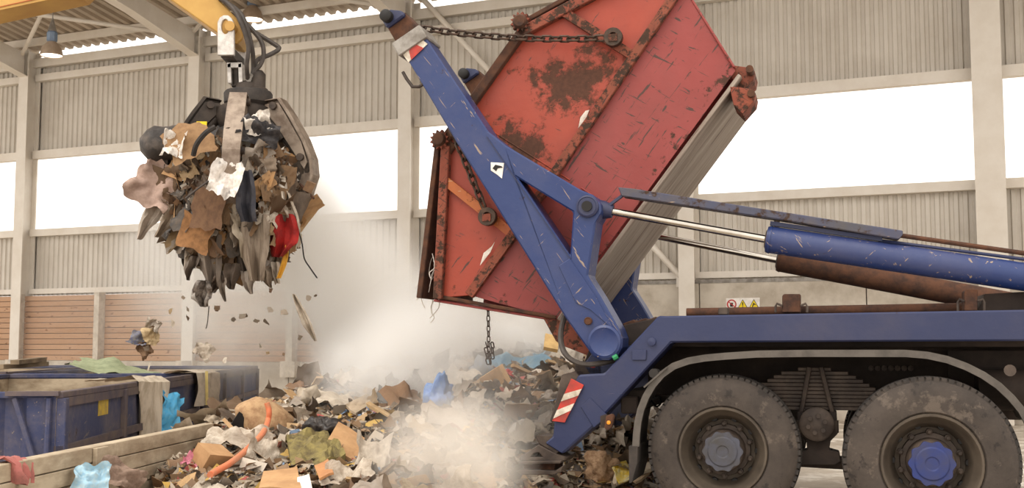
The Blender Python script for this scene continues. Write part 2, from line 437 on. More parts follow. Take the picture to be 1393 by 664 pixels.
# stabiliser foot
pp('foot_bracket', [(728,593),(775,594),(772,604),(757,618),(733,604)], .06, .36, M['darkmetal'])
pp('foot_saddle', [[(706,623),(732,605),(757,618),(770,622),(768,627),(708,627)],[(722,622),(726,617),(733,616),(738,622)]], .03, .4, M['darkmetal'])
ft = pp('foot_block', [(713,627),(756,627),(753,641),(713,641)], .06, .37, M['rust'], label='worn brown block of the stabiliser foot')
obj('foot_plate', MB().prism(tps([(705,627),(766,626),(764,630),(708,631)], .03), -.02, .42, fy), M['darkmetal'], ft, bevel=.004)
obj('foot_plate', MB().prism(tps([(705,640),(712,638),(757,640),(769,632),(765,641),(755,645),(710,645)], .03), -.02, .42, fy), M['darkmetal'], ft, bevel=.004)
# far side foot
x0, z0 = tp(713, 627, .06)
obj('foot_block', MB().box(x0, x0+.26, 2.14, 2.45, z0-.09, z0+.12), M['rust'], truck)
# tail crossmember, pivot blocks, clutter behind the arm foot
pp('crossmember', [(846,442),(892,432),(866,462),(838,500),(800,520),(786,506),(800,470)], .4, 2.1, M['dark'], at_s=.3)
pp('pivot_block', [(805,470),(850,470),(838,505),(795,512),(783,498)], .36, .6, M['blue_beam'], at_s=.1)
pp('pivot_block', [(805,470),(850,470),(838,505),(795,512),(783,498)], 1.95, 2.2, M['blue_beam'], at_s=.1)
for k, (x, y) in enumerate(((842,440),(858,438),(873,436))):
    pp('tread_plate', [(x,y),(x+16,y-6),(x+22,y+2),(x+8,y+8)], .45, 1.9, M['rust'], at_s=.3)
# chassis: rails, cross tubes, boxes behind the wheels
xa, xb = tp(880, 500, .8)[0], tp(1560, 500, .8)[0]
zb = tp(1000, 466, .1)[1]
for s in (.84, 1.58):
    obj('chassis_rail', MB().box(xa, xb, s, s + .09, zb - .42, zb), M['dark'], truck, bevel=.01)
obj('deck_plate', MB().box(xa + .1, xb, .3, 2.2, zb - .03, zb + .02), M['dark'], truck)
for k in range(6):
    xx = xa + .2 + k * .62
    obj('crossmember', MB().box(xx, xx + .1, .9, 1.6, zb - .38, zb - .1), M['dark'], truck)
for k in range(7):
    x, z = tp(1185 + k * 9, 501, .83)
    obj('bolt_head', MB().lathe([(.022,.845),(.022,.81),(0,.805)], lambda a,b,y: (x+a, y, z+b), 8), M['darkmetal'], truck)
obj('light_block_tank', MB().tube([(tp(1330,540,.5)[0], .55, tp(1330,530,.5)[1]), (xb, .55, tp(1330,530,.5)[1])], .15, 16), M['dark'], truck, True)  # dark tank shape added to block light under the chassis
obj('side_plate', MB().box(tp(1290,500,.7)[0], xb, .70, .72, tp(1300,570,.7)[1], zb - .06), M['dark'], truck)
obj('rear_underrun_bar', MB().box(tp(868,540,.6)[0]-.05, tp(868,540,.6)[0]+.1, .3, 2.2, tp(868,545,.6)[1]-.05, tp(868,545,.6)[1]+.09), M['dark'], truck)
obj('work_lamp', MB().box(tp(858,548,.3)[0]-.06, tp(858,548,.3)[0]+.07, .2, .35, tp(858,553,.3)[1]-.05, tp(858,548,.3)[1]+.05), M['dark'], truck, bevel=.01)
sm = pp('side_marker', [(824,566),(832,563),(835,567),(831,583),(825,586),(822,582)], -.02, .05, M['rust'], label='brown side marker lamp with amber lens')
obj('lens', MB().lathe([(.016,-.02),(.014,-.03),(0,-.033)], lambda a,b,y: (V(828,575,-.02).x+a, y, V(828,575,-.02).z+b), 12), M['amber'], sm)
obj('marker_bracket', MB().prism(tps([(817,566),(826,563),(826,582),(817,582)], .03), .02, .12, fy), M['dark'], sm)
# wheels
def wheel(px, py, s, R, hubm, side=1, fixed=None):
    c = V(px, py, s) if fixed is None else Vector(fixed); r = R / .54
    f = lambda a, b, y: (c.x + a, c.y + side * y, c.z + b)
    prof = [(.31,.02),(.33,-.01),(.40,-.012),(.46,0.0),(.505,.03),(.53,.065),(.54,.10),(.54,.24),(.53,.27),(.5,.30),(.4,.31),(.32,.28),(.31,.02)]
    P = [(a * r, y) for a, y in prof]
    rim = [(.318,.0),(.312,-.012),(.300,-.012),(.292,.0),(.285,.04),(.262,.07),(.25,.10),(.235,.16),(.22,.20),(.13,.205),(.0,.205)]
    wo = obj('wheel', MB().lathe([(a * r, y) for a, y in rim], f, 48, cap=False), M['rim'], truck, True)
    obj('tire', MB().lathe(P, f, 64, cap=False), M['tire'], wo, True, label='dusty black tyre')
    tr = MB()
    for k in range(72):
        a = 2*pi*k/72; 
        for y0, y1, of in ((.055,.125,0),(.13,.18,.5),(.185,.235,0),(.24,.285,.5)):
            b = a + of*2*pi/72; u = Vector((cos(b), 0, sin(b))); tt = Vector((-sin(b), 0, cos(b)))
            vs = []
            for rr in (.525*r, .552*r):
                for y in (y0, y1):
                    for q in (-.017, .017):
                        d = rr if 0.1 < y < .25 else rr - .008
                        p = u*d + tt*q*r; vs.append((c.x + p.x, c.y + side*y, c.z + p.z))
            tr.add(vs, [(0,1,3,2),(4,6,7,5),(0,4,5,1),(2,3,7,6),(0,2,6,4),(1,5,7,3)])
    obj('tread', tr, M['rubber_dark'], wo, kind='stuff')
    obj('inner_tire', MB().lathe([(a, y + .34) for a, y in P], f, 40, cap=False), M['rubber_dark'], wo, True)
    # hub with scalloped cap
    hb = MB().lathe([(.19*r,.205),(.185*r,.17),(.155*r,.165),(.15*r,.04),(.14*r,.015)], f, 32)
    obj('hub', hb, M['darkmetal'], wo, True)
    sc = [((.138 + .008*cos(10*t))*r*cos(t), (.138 + .008*cos(10*t))*r*sin(t)) for t in [2*pi*k/80 for k in range(80)]]
    cap = MB().prism(sc, -.012, .03, lambda x, z, y: f(x, z, y))
    cap.lathe([(.11*r,-.012),(.1*r,-.022),(.045*r,-.022),(.04*r,-.016),(0,-.016)], f, 24)
    obj('hub_cap', cap, hubm, wo, False, .004, label='blue hub cap' if hubm is M['hub_blue'] else None)
    for k in range(10):
        a = 2*pi*(k+.5)/10; bx, bz = .192*r*cos(a), .192*r*sin(a)
        obj('wheel_nut', MB().lathe([(.022,.205),(.022,.155),(.012,.15),(.012,.13),(0,.13)], lambda p, q, y: f(bx+p, bz+q, y), 8), M['darkmetal'], wo)
        bx2, bz2 = .232*r*cos(a+.31), .232*r*sin(a+.31)
        obj('vent_hole', MB().lathe([(.026,.19),(.022,.165),(0,.165)], lambda p, q, y: f(bx2+p*cos(a)*.7-q*sin(a), bz2+p*sin(a)*.7+q*cos(a), y), 10), M['black'], wo)
    return c
c1 = wheel(983, 614.5, 0, .54, M['hub_grey'])
c2 = wheel(1268, 631, -.10, .575, M['hub_blue'])
for c in (c1, c2):
    wheel(0, 0, 0, .54, M['hub_grey'], -1, (c.x, 2.5, c.z))
    obj('axle', MB().tube([(c.x, .3, c.z), (c.x, 2.2, c.z)], .085, 12), M['dark'], truck, True)
# bogie suspension: leaf pack, U-bolts, pivot
lm = []
cx, zt = tp(1108, 504, .5)[0], tp(1108, 500, .5)[1]; zbm = tp(1108, 558, .5)[1]; nl = 11
lf = None
for k in range(nl):
    z = zt + (zbm - zt) * (k + 1) / nl; th = (zt - zbm) / nl
    hl = .16 + .46 * (k / (nl - 1)) ** .75 if k else .12
    o = obj('spring_leaf', MB().box(cx - hl, cx + hl, .46, .56, z + .003, z + th), M['darkmetal'], truck, bevel=.003)
for a, b in (((1101,500),(1088,572)), ((1117,500),(1135,572))):
    obj('u_bolt', MB().tube([V(*a, .42), V(*b, .42)], .018, 8).tube([V(*b, .42), V(*b, .42) + Vector((0,0,-.09))], .03, 8), M['darkmetal'], truck, True)
pv = V(1111, 577, .36)
fp = lambda a, b, y: (pv.x + a, y, pv.z + b)
pvo = obj('suspension_pivot', MB().lathe([(.125,.6),(.125,.34),(.11,.33),(.0,.33)], fp, 28), M['darkmetal'], truck, True)
for k in range(6):
    a = 2*pi*k/6 + .3
    obj('bolt_head', MB().lathe([(.018,.34),(.018,.31),(0,.31)], lambda p, q, y: fp(.062*cos(a)+p, .062*sin(a)+q, y), 6), M['darkmetal'], pvo)
pp('suspension_saddle', [(1084,560),(1138,560),(1140,590),(1130,600),(1128,612),(1142,616),(1144,628),(1136,633),(1088,633),(1082,626),(1084,616),(1098,612),(1097,600),(1086,590)], .40, .62, M['dark'])
obj('torque_rod', MB().tube([(c1.x+.1, .5, c1.z-.08), (c2.x-.1, .5, c2.z-.08)], .05, 10), M['dark'], truck, True)
# mudguard: curved channel strip, and rubber flap
top = [(860,607),(861,590),(863,573),(867,556),(874,538),(884,521),(897,506),(914,494),(935,486.5),(958,482.5),(985,480),(1030,477),(1100,476),(1170,476),(1232,476),(1262,478.5),(1290,484.5),(1316,494),(1340,506),(1362,521),(1380,538),(1395,556),(1405,575)]
pts = tps(top, -.02); inner = []
for i, p in enumerate(pts):
    a, b = pts[max(i-1,0)], pts[min(i+1,len(pts)-1)]; dx, dz_ = b[0]-a[0], b[1]-a[1]; L = math.hypot(dx, dz_)
    inner.append((p[0] + dz_/L*.05, p[1] - dx/L*.05))
thin = [(p[0]*.75+q[0]*.25, p[1]*.75+q[1]*.25) for p, q in zip(pts, inner)]
mg = MB()
for i in range(len(pts)-1):        # rim lip and the guard's skin, section by section
    for A, B, s0, s1 in ((pts, inner, -.02, .02), (pts, thin, .0, .62)):
        mg.prism([A[i], A[i+1], B[i+1], B[i]], s0, s1, fy)
mg_o = obj('mudguard', mg, M['fender'], truck)
x, z = tp(861, 607, -.02)
obj('mud_flap', MB().prism([(x-.03, z), (x+.035, z), (x+.03, z-.12), (x-.01, z-.26), (x-.03, z-.27)], -.02, .55, fy), M['rubber_dark'], truck, label='black rubber mud flap')
obj('reflector_strip', MB().bar(V(876,527,-.03), V(907,500,-.03), .014, .012), M['fender'], mg_o, label='pale strip on the guard edge')
obj('rubber_buffer', MB().tube([V(893,508,.1), V(889,508,-.03)], .035, 12), M['rubber_dark'], truck, True)
obj('rubber_buffer', MB().tube([V(1374,504,.1), V(1374,504,-.06)], .04, 12), M['darkmetal'], truck, True)
# things on top of the beam
obj('deck_tube', MB().tube([V(934,425.5,.4), V(1312,418.5,.4)], .035, 10), M['rust'], truck, True)
for x0, x1, y0, y1 in ((1064,1089,400,425), (1312,1330,394,423)):
    b = pp('locating_block', [(x0,y0+2),(x0+3,y0),(x1,y0),(x1,y1),(x0,y1)], .2, .38, M['rust'], label='rusty square locating block')
    for sx in (-1, 1):
        xx = x0 if sx < 0 else x1
        obj('handle_loop', MB().tube([V(xx, y0+16, .2), V(xx + sx*7, y0+13, .2), V(xx + sx*9, y0+17, .2), V(xx + sx*9, y1, .2)], .009, 6), M['darkmetal'], b, True)
pp('hinge_pad', [(977,419),(990,418),(990,428),(977,428)], .1, .25, M['darkmetal'])
# lifting arms
arm_out = [(555,80),(578,48),(666,180),(690,199),(791,259),(808,266),(818,278),(819,290),(812,302),(801,376),(818,403),(843,447),(848,460),(847,473),(841,484),(830,490),(818,490),(808,485),(771,433),(623,195)]
arm_hole = [(706,243),(781,289),(777,348)]
def arm(s0, s1, near):
    a = pp('lift_arm', [arm_out, arm_hole], s0, s1, M['blue'], at_s=.10, bevel=.012, label='near blue lifting arm with triangular knee' if near else 'far blue lifting arm')
    q = lambda pts: tps(pts, .10)
    d = s0 - .10
    obj('inner_boom', MB().prism(q([(526,36),(550,16),(569,38),(540,60)]), s0 + .04, s1 - .04, fy), M['rust'], a, bevel=.008, label='bare rusty inner boom')
    obj('collar', MB().prism(q([(536,62),(574,36),(585,53),(546,79)]), s0 - .03, s1 + .03, fy), M['galv'], a, bevel=.01, label='grey steel collar')
    obj('boom_head', MB().prism(q([(518,23),(531,14),(549,16),(553,22),(528,40)]), s0 - .0, s1, fy), M['blue_beam'], a, bevel=.015)
    p = V(530, 25, .1)
    obj('end_pin', MB().lathe([(.05, s1 + .05), (.05, s0 - .06), (.035, s0 - .07), (0, s0 - .07)], lambda u, v_, y: (p.x+u, y, p.z+v_), 16), M['black'], a, True)
    for (x, y, r, m) in ((801,282,.085,'blue_beam'), (824,465,.125,'blue'), (802,437,.03,'rust')):
        p2 = V(x, y, .1)
        pc = obj('pin_cap', MB().lathe([(r, s0 + .02), (r, s0 - .025), (r*.85, s0 - .035), (r*.8, s0 - .03), (r*.0, s0 - .03)], lambda u, v_, yy: (p2.x+u, yy, p2.z+v_), 28), M[m], a, True)
        if x == 801:
            obj('pin_end', MB().lathe([(.04, s0), (.04, s0 - .045), (0, s0 - .045)], lambda u, v_, yy: (p2.x+u, yy, p2.z+v_), 16), M['black'], a, True)
    return a
near = arm(.06, .36, True); farm = arm(2.14, 2.44, False)
# edge plate, stickers, bent handle on the near arm
obj('doubler_plate', MB().prism(tps([(762,362),(777,352),(812,404),(838,452),(826,440),(805,422),(785,412)], .10), .048, .06, fy), M['blue'], near, bevel=.004)
obj('brace_seam', MB().bar(V(662,186,.055), V(776,352,.055), .012, .006), M['blue_beam'], near)
st = obj('sticker', MB().prism(tps([(668,221),(686,222),(683,243),(677,238),(668,232)], .06), .052, .06, fy), M['white'], near, label='torn white sticker')
obj('sticker_mark', MB().prism(tps([(670,229),(674,224),(682,226),(684,228),(677,229),(675,233)], .05), .049, .052, fy), M['black'], st)
haz = [(549,75),(573,53),(582,60),(556,85)]
st = obj('reflective_sticker', MB().prism(tps(haz, .06), .050, .06, fy), M['hazwhite'], near, label='red and white reflective sticker')
obj('red_stripe', MB().prism(tps([(557,69),(567,61),(577,66),(560,82)], .06), .046, .05, fy), M['hazred'], st)
obj('bent_handle', MB().tube([V(548,98,.08), V(553,107,.08), V(561,118,.08), V(570,118,.08), V(577,114,.08)], .014, 8), M['darkmetal'], near, True)
# hydraulic cylinders
def cyl(d, near):
    s = .22 + d
    lab = 'near blue hydraulic cylinder' if near else 'far rusty hydraulic cylinder'
    A, B = V(1043, 325.5, .22), V(1480, 389.5, .22)
    A = Vector((A.x, s, A.z)); B = Vector((B.x, s, B.z))
    if not near: A.z -= .02; B.z -= .10
    ax = (B - A).normalized()
    c = obj('hydraulic_cylinder', MB().tube([A, A + ax*.03, A + ax*.03, B], [.095, .105, .1, .1], 28), M['blue'] if near else M['rust'], truck, True, label=lab)
    P = V(801, 282, .22); P.y = s
    Rr = A - ax * .0
    q0 = P + (A - P) * .12
    obj('piston_rod', MB().tube([q0, A], .03, 16), M['chrome'], c, True, label='shiny chromed piston rod')
    obj('rod_eye', MB().tube([P + (A-P)*.02, P + (A-P)*.09, q0 + (A-P)*.02], [.075, .07, .05], 14), M['blue_beam'], c, True)
    obj('gland', MB().tube([A - ax*.012, A + ax*.01], [.06, .1], 24), M['darkmetal'], c, True)
    return c
cn = cyl(0, True); cyl(1.96, False)
sc_ = obj('guard_bar', MB().prism(tps([(841,255),(862,257),(1060,288),(1228,314),(1228,320),(1222,326),(1060,299),(846,267)], .16), .14, .30, fy), M['guard'], truck, bevel=.006, label='dark flat guard bar above the cylinder')
obj('guard_bracket', MB().bar(V(847,266,.2), V(828,280,.2), .04, .02), M['blue_beam'], sc_)
obj('guard_slider', MB().bar(V(1048,304,.22), V(1200,326,.22), .06, .03), M['blue_beam'], sc_)
obj('stop_bolt', MB().tube([V(1057,309,.22), V(1057,300,.22)], .02, 8), M['darkmetal'], sc_, True)
obj('guide_rod', MB().tube([V(1222,320,.22), V(1480,357,.22)], .017, 8), M['rust'], truck, True, label='thin rusty guide rod')
obj('guide_rod', MB().tube([V(1195,327,.22), V(1480,364,.22)], .012, 8), M['blue_beam'], truck, True, label='thin blue pipe on the cylinder')
obj('cylinder_mount', MB().prism(tps([(1340,400),(1480,392),(1480,424),(1330,424)], .3), .3, 2.1, fy), M['dark'], truck)
# hydraulic hose looping under the arm foot
hp = [V(768,430,.3), V(763,452,.2), V(764,470,.14), V(771,484,.1), V(784,493,.1), V(800,496,.12), V(818,494,.16), V(836,490,.2)]
def smooth_path(P, n=6):
    P = [Vector(p) for p in P]; out = []
    for i in range(len(P)-1):
        p0, p1, p2, p3 = P[max(i-1,0)], P[i], P[i+1], P[min(i+2, len(P)-1)]
        for k in range(n):
            t = k/n; out.append(.5*((2*p1)+(p2-p0)*t+(2*p0-5*p1+4*p2-p3)*t*t+(3*p1-p0-3*p2+p3)*t**3))
    return out + [P[-1]]
obj('hydraulic_hose', MB().tube(smooth_path(hp), .022, 8), M['hose'], truck, True, label='black hose looping under the arm foot')
obj('grease_fitting', MB().tube([V(834,487,.05), V(840,484,.05)], .022, 8), simple('green cap', '2f8a58', None), truck, True, label='green cap beside the arm foot')
obj('tail_lamp', MB().box(V(807,497,.2).x-.015, V(807,497,.2).x+.015, .18, .22, V(807,500,.2).z, V(807,494,.2).z), M['redpaint'], truck, label='small red lamp')
obj('valve_block', MB().box(V(800,505,.4).x-.1, V(800,505,.4).x+.12, .36, .8, V(800,512,.4).z, V(800,494,.4).z), M['dark'], truck, bevel=.01)
obj('brake_hose', MB().tube(smooth_path([V(886,545,.5), V(893,553,.45), V(899,548,.45), V(897,540,.5), V(890,542,.5), V(888,538,.5)]), .008, 6), M['black'], truck, True)

# ------------------------------------------------------------------ the red skip
SK0, SK1 = .56, 2.02
skloc = TO + TX * tp(757,434,SK0)[0] + TS * SK0 + Vector((0, 0, tp(757,434,SK0)[1]))
skip = thing('waste_skip', 'rusty red waste skip tipped up between the blue lifting arms', 'skip', skloc, -TA)
K0 = Vector((tp(757,434,SK0)[0], SK0, tp(757,434,SK0)[1]))
fk = lambda x, z, y: (x - K0.x, y - K0.y, z - K0.z)
def kp(name, px, s0, s1, m, parent=None, bevel=.005, label=None, at_s=SK0):
    loops = px if isinstance(px[0], list) else [px]
    return obj(name, MB().prism([tps(l, at_s) for l in loops], s0, s1, fk), m, parent or skip, False, bevel, label)
def K(px, py, s=SK0): x, z = tp(px, py, SK0); return Vector(fk(x, z, s))
ua = math.atan2(tp(712,44,SK0)[1]-tp(603,196,SK0)[1], tp(712,44,SK0)[0]-tp(603,196,SK0)[0])
def pt(x, y, r, a): p = K(x, y); return ((p.x, p.y, p.z), r, a)
red_up = worn('skip red upper', '963620', 'a03f27', '643e2c', .62, .72, '84392a', .6, .5, 1.3, ua, '4e2c20', .66,
     [pt(788,106,.42,.2), pt(755,122,.28,.14), pt(712,198,.34,.19), pt(716,98,.22,.12), pt(668,165,.2,.11), pt(828,85,.22,.11), pt(722,215,.22,.12)])
red_lo = worn('skip red lower', '86322c', '903b36', '5a3a2c', .66, .71, '7c3a34', .6, .5, 1.2, ua, '46291f', .615,
     [pt(970,120,.3,.14), pt(850,290,.25,.12), pt(930,175,.25,.12), pt(700,400,.5,.07), pt(895,225,.25,.12), pt(810,345,.25,.13)])
A, Fp, G, D, C, B = (603,196), (712,44), (903,-58), (997,92), (757,434), (590,407)
E = (955,-42)
ribL0, ribL1 = (640,402), (955,-55)
wall_up = kp('side_wall', [A, Fp, G, (928,-18), (645,398), (640,402), (592,406)], SK0, SK0 + .012, red_up, label='upper red side wall with large brown rust patches')
# lower strip leans inwards towards the floor
lo2 = [(640,402), (957,-55), (916,-58), (997,92), (786,388), (757,434)]
mbl = MB()
def KS(px, py, s): x, z = tp(px, py, SK0); return Vector(fk(x, z, s))
low = [KS(640,402,SK0), KS(928,-18,SK0), KS(1000,95,SK0+.03), KS(786,388,SK0+.03), KS(757,434,SK0+.03)]
low2 = [p + Vector((0,.012,0)) for p in low]
mbl.add(low + low2, [(0,1,2,3,4),(9,8,7,6,5)] + [(i,(i+1)%5,(i+1)%5+5,i+5) for i in range(5)])
kp_lo = obj('side_wall', mbl, red_lo, skip, label='lower pinkish red side wall with dark scratches')
obj('side_wall', MB().prism(tps([A,Fp,G,(997,92),C,B], SK0), SK1 - .012, SK1, fk), red_lo, skip)
# floor slab (worn bare steel) and end walls
bare = NT('worn bare steel', .6, .2)
cc = bare.mix(bare.ramp(bare.noise(3, 6, .7, (.3, 3, 3), (0, ua, 0), .5), .35, .65), rgb('a3978a'), rgb('77665a'))
cc = bare.mix(bare.ramp(bare.noise(3, 6, .7, (.25, 5, 5), (0, ua, 0), .5), .56, .66), cc, rgb('5a463a'))
M['bare'] = bare.out(cc, bare.noise(12, 6), .006)
def slab(name, a, b, th, m, s0=SK0, s1=SK1, label=None, bevel=.006):
    (x0, z0), (x1, z1) = tps([a, b], SK0); L = math.hypot(x1-x0, z1-z0); nx, nz = (z1-z0)/L*th, -(x1-x0)/L*th
    return obj(name, MB().prism([(x0,z0),(x1,z1),(x1+nx,z1+nz),(x0+nx,z0+nz)], s0, s1, fk), m, skip, False, bevel, label)
slab('floor_plate', (757,434), (1004,100), .035, M['bare'], SK0 + .0, SK1, 'bare worn steel floor of the skip')
slab('end_wall', B, C, .02, red_lo); slab('end_wall', G, (997,92), -.02, red_lo)
# tail gate hanging a little open at the lower end, lid at the other end
slab('tail_gate', (598,196), (573,406), .045, M['rust'], label='dark rusty end gate standing ajar')
slab('end_lid', (706,36), (900,-72), -.04, M['rust'])
# frame bars
def kbar(name, a, b, wd, th, m, label=None, s=SK0):
    (x0, z0), (x1, z1) = tps([a, b], SK0); L = math.hypot(x1-x0, z1-z0); nx, nz = (z1-z0)/L*wd/2, -(x1-x0)/L*wd/2
    return obj(name, MB().prism([(x0-nx,z0-nz),(x1-nx,z1-nz),(x1+nx,z1+nz),(x0+nx,z0+nz)], s - th, s + .002, fk), m, skip, False, .006, label)
kbar('rim_bar', (603,198), (714,42), .075, .07, M['rust'], 'brown rim bar')
kbar('post', (609,200), (598,407), .075, .07, M['rust_red'], 'orange red corner post')
kbar('top_bar', (708,48), (906,-58), .085, .07, M['rust_red'], 'red orange top bar')
kbar('rib', (640,402), (702,316), .075, .06, M['rust_red'], 'rust-eaten long rib')
kbar('rib', (702,316), (930,-21), .075, .06, M['rust_red'])
kbar('brace', (608,247), (700,320), .075, .055, M['orange'], 'yellow painted diagonal brace')
kbar('brace', (768,18), (866,80), .075, .055, M['rust_red'])
kbar('edge_bar', (600,404), (757,432), .03, .02, M['rust'])
kbar('seam', (672,180), (775,245), .012, .006, red_up); kbar('seam', (790,255), (836,287), .012, .006, red_lo)
# hinge nuts
def gear(x, y):
    p = V(x, y, SK0)
    n = 12; out_ = []
    for k in range(n*2):
        r = .085 if k % 2 else .06; a = pi*k/n; out_.append((p.x + r*cos(a), p.z + r*sin(a)))
    g_ = obj('hinge', MB().lathe([(.06, SK0 + .05), (.06, SK0 - .1), (.045, SK0 - .12), (0, SK0 - .12)], lambda u, v_, yy: fk(p.x+u, p.z+v_, yy), 16), M['rust'], skip, True)
    obj('castle_nut', MB().prism(out_, SK0 - .09, SK0 - .03, fk), M['rust_red'], g_)
gear(602, 192); gear(711, 33)
kbar('hinge_plate', (600,192), (618,205), .1, .05, M['rust']); kbar('hinge_plate', (712,38), (726,44), .1, .05, M['rust'])
# corner hooks at the far lower end, and the hook bracket at the tail
for dx, dy in ((0, 0), (2, 33)):
    kp('corner_lug', [(990+dx,84+dy),(1020+dx,88+dy),(1026+dx,93+dy),(1024+dx,104+dy),(1008+dx,122+dy),(996+dx,110+dy)], SK0 + (.1 if dy == 0 else .0), SK0 + (.5 if dy == 0 else .35), M['rust_red'])
    p = K(1020+dx, 95+dy)
    obj('lug_pin', MB().tube([p + Vector((0,-.04,0)), p + Vector((0,.3,0))], .03, 10), M['rust'], skip, True)
kp('hook_bracket', [(736,428),(757,434),(778,440),(806,478),(800,484),(764,470),(756,464)], SK0 + .0, SK0 + .35, M['rust_red'])
kp('hook_bracket', [(736,428),(757,434),(778,440),(806,478),(800,484),(764,470),(756,464)], SK1 - .35, SK1, M['rust_red'])
# chain lugs
lugs = []
for x, y, dx, dy in ((838,56,-10,-1), (669,297,-5,-14)):
    p = V(x, y, SK0)
    lg = obj('chain_lug', MB().prism([[(p.x + .075*cos(2*pi*k/24), p.z + .075*sin(2*pi*k/24)) for k in range(24)], [(p.x + .035*cos(-2*pi*k/12), p.z + .035*sin(-2*pi*k/12)) for k in range(12)]], SK0 - .15, SK0 - .09, fk), M['chain'], skip, False, .006, 'dark round hook holding the chain')
    obj('lug_pin', MB().box(p.x - .035 - K0.x, p.x + .035 - K0.x, -.16, -.04, p.z - .04 - K0.z, p.z + .02 - K0.z), M['rust_red'], lg)
    lugs.append(Vector((p.x, SK0 - .12, p.z)) + (Vector((-.075,0,0)) if dy == -1 else Vector((-.03,0,.075))))
# torn white film stuck on the rib and the strips caught in the gate
WT = simple('dirty white film', 'e0d6ca', 'b8aa9a', 12, .6)
kp('white_residue', [(790,160),(797,151),(802,150),(798,160),(787,175)], SK0 - .012, SK0, WT, None, 0, 'white residue'); kp('white_residue', [(661,345),(672,336),(676,330),(670,344),(656,362)], SK0 - .066, SK0 - .06, WT, None, 0, 'white residue')

# ------------------------------------------------------------------ chains: every link its own part
def torus(R, r, st, n=14, m=6):
    mb = MB(); vs = []
    for i in range(n):
        a = 2*pi*i/n; cx_ = cos(a)*R + (st if cos(a) > 1e-6 else -st if cos(a) < -1e-6 else 0)
        d = Vector((cos(a), sin(a), 0))
        for k in range(m):
            b = 2*pi*k/m; p = Vector((cx_, sin(a)*R, 0)) + d*cos(b)*r + Vector((0,0,sin(b)*r)); vs.append(p)
    fs = [(i*m+k, i*m+(k+1)%m, ((i+1)%n)*m+(k+1)%m, ((i+1)%n)*m+k) for i in range(n) for k in range(m)]
    return mb.add(vs, fs)
link_me = torus(.026, .0105, .022).mesh('link', M['chain'], True)
def chain(P0, P1, sag, label, root_loc, rzr, pitch=.072, me=None, sc=1.0):
    t = thing('chain', label, 'chain', root_loc, rzr)
    M_ = Matrix.Translation(root_loc) @ Matrix.Rotation(rzr, 4, 'Z'); inv = M_.inverted()
    P0, P1 = inv @ Vector(P0), inv @ Vector(P1)
    L = (P1 - P0).length; n = max(3, int(L / pitch))
    pos = lambda t_: P0 + (P1-P0)*t_ + Vector((0, 0, -sag*4*t_*(1-t_)))
    for k in range(n):
        c = pos((k+.5)/n); d = (pos((k+1)/n) - pos(k/n)).normalized()
        o = link('chain_link', me or link_me, t); o.location = c
        q = d.to_track_quat('X', 'Z'); o.rotation_mode = 'QUATERNION'
        o.rotation_quaternion = q @ Euler((pi/4 + (pi/2 if k % 2 else 0), 0, 0)).to_quaternion(); o.scale = (sc,)*3
    return t
TW = Matrix.Translation(TO) @ Matrix.Rotation(-TA, 4, 'Z')
ca = TW @ V(566, 37, .40); ca0 = TW @ Vector((V(566,37,.40).x, .40, V(566,37,.40).z))
chain(ca, TW @ lugs[0], .04, 'rusty chain running level from the arm tip to the upper hook of the skip', ca, -TA)
cb = TW @ V(562, 48, .43)
chain(cb, TW @ lugs[1], .0, 'rusty chain hanging behind the blue arm down to the lower skip hook', cb, -TA)
# thin chain dangling under the skip
pc_ = TW @ (Vector((tp(664,416,SK0+.3)[0], SK0+.3, tp(664,416,SK0+.3)[1])))
pe_ = TW @ (Vector((tp(665,486,SK0+.3)[0], SK0+.3, tp(665,486,SK0+.3)[1])))
t_ = chain(pc_, pe_, 0, 'thin black chain dangling loose below the tipped skip', pc_, 0, .04, None, .5)
for k in range(2):
    for j in range(4):
        o = link('chain_link', link_me, t_); o.location = (pe_ - pc_) + Vector(((.03 if k else -.02) * (1 if j < 3 else .4), 0, .1 - j*.045)); o.scale = (.55,)*3; o.rotation_euler = (j*1.5, 1.3, k)

# ------------------------------------------------------------------ shapes for waste
def nz(p, s=1.0): return noise.noise(Vector(p) * s)
def sheet_me(name, m, seed, n=7, amp=.16, fold=0, th=.0, ragged=.1, aspect=1.0, freq=2.2):
    """crumpled rectangle about 1 x 1 lying in XY, torn outline, with real thickness when th > 0"""
    rnd = random.Random(seed); off = Vector((seed*3.7, seed*1.9, 0)); mb = MB(); vs = []
    fa = rnd.uniform(0, pi); fx = rnd.uniform(-.2, .2)
    for j in range(n + 1):
        for i in range(n + 1):
            x, y = i/n - .5, (j/n - .5)
            e = max(abs(x), abs(y)) * 2
            k = 1 + ragged * nz((x*3, y*3, seed), 1.1) * (e ** 3)
            p = Vector((x*k, y*k*aspect, 0))
            z = amp * (.75*nz(p*freq*.6 + off) + .8*abs(nz(p*freq + off)) + .4*abs(nz(p*freq*2.2 + off)))
            d = p.x*cos(fa) + p.y*sin(fa) - fx
            if fold: z += fold * max(0, d)
            vs.append((p.x, p.y, z))
    m_ = n + 1
    fs = [(j*m_+i, j*m_+i+1, (j+1)*m_+i+1, (j+1)*m_+i) for j in range(n) for i in range(n)]
    if th:
        o = len(vs); vs += [(a, b, c - th) for a, b, c in vs]
        fs += [tuple(q + o for q in f[::-1]) for f in fs]
        bd = [i for i in range(m_)] + [j*m_+n for j in range(1, m_)] + [n*m_+i for i in range(n-1, -1, -1)] + [j*m_ for j in range(n-1, 0, -1)]
        for a, b in zip(bd, bd[1:] + bd[:1]): fs.append((a, b, b + o, a + o))
    me = mb.add(vs, fs).mesh(name, m)
    if not th:
        for p in me.polygons: p.use_smooth = True
    return me
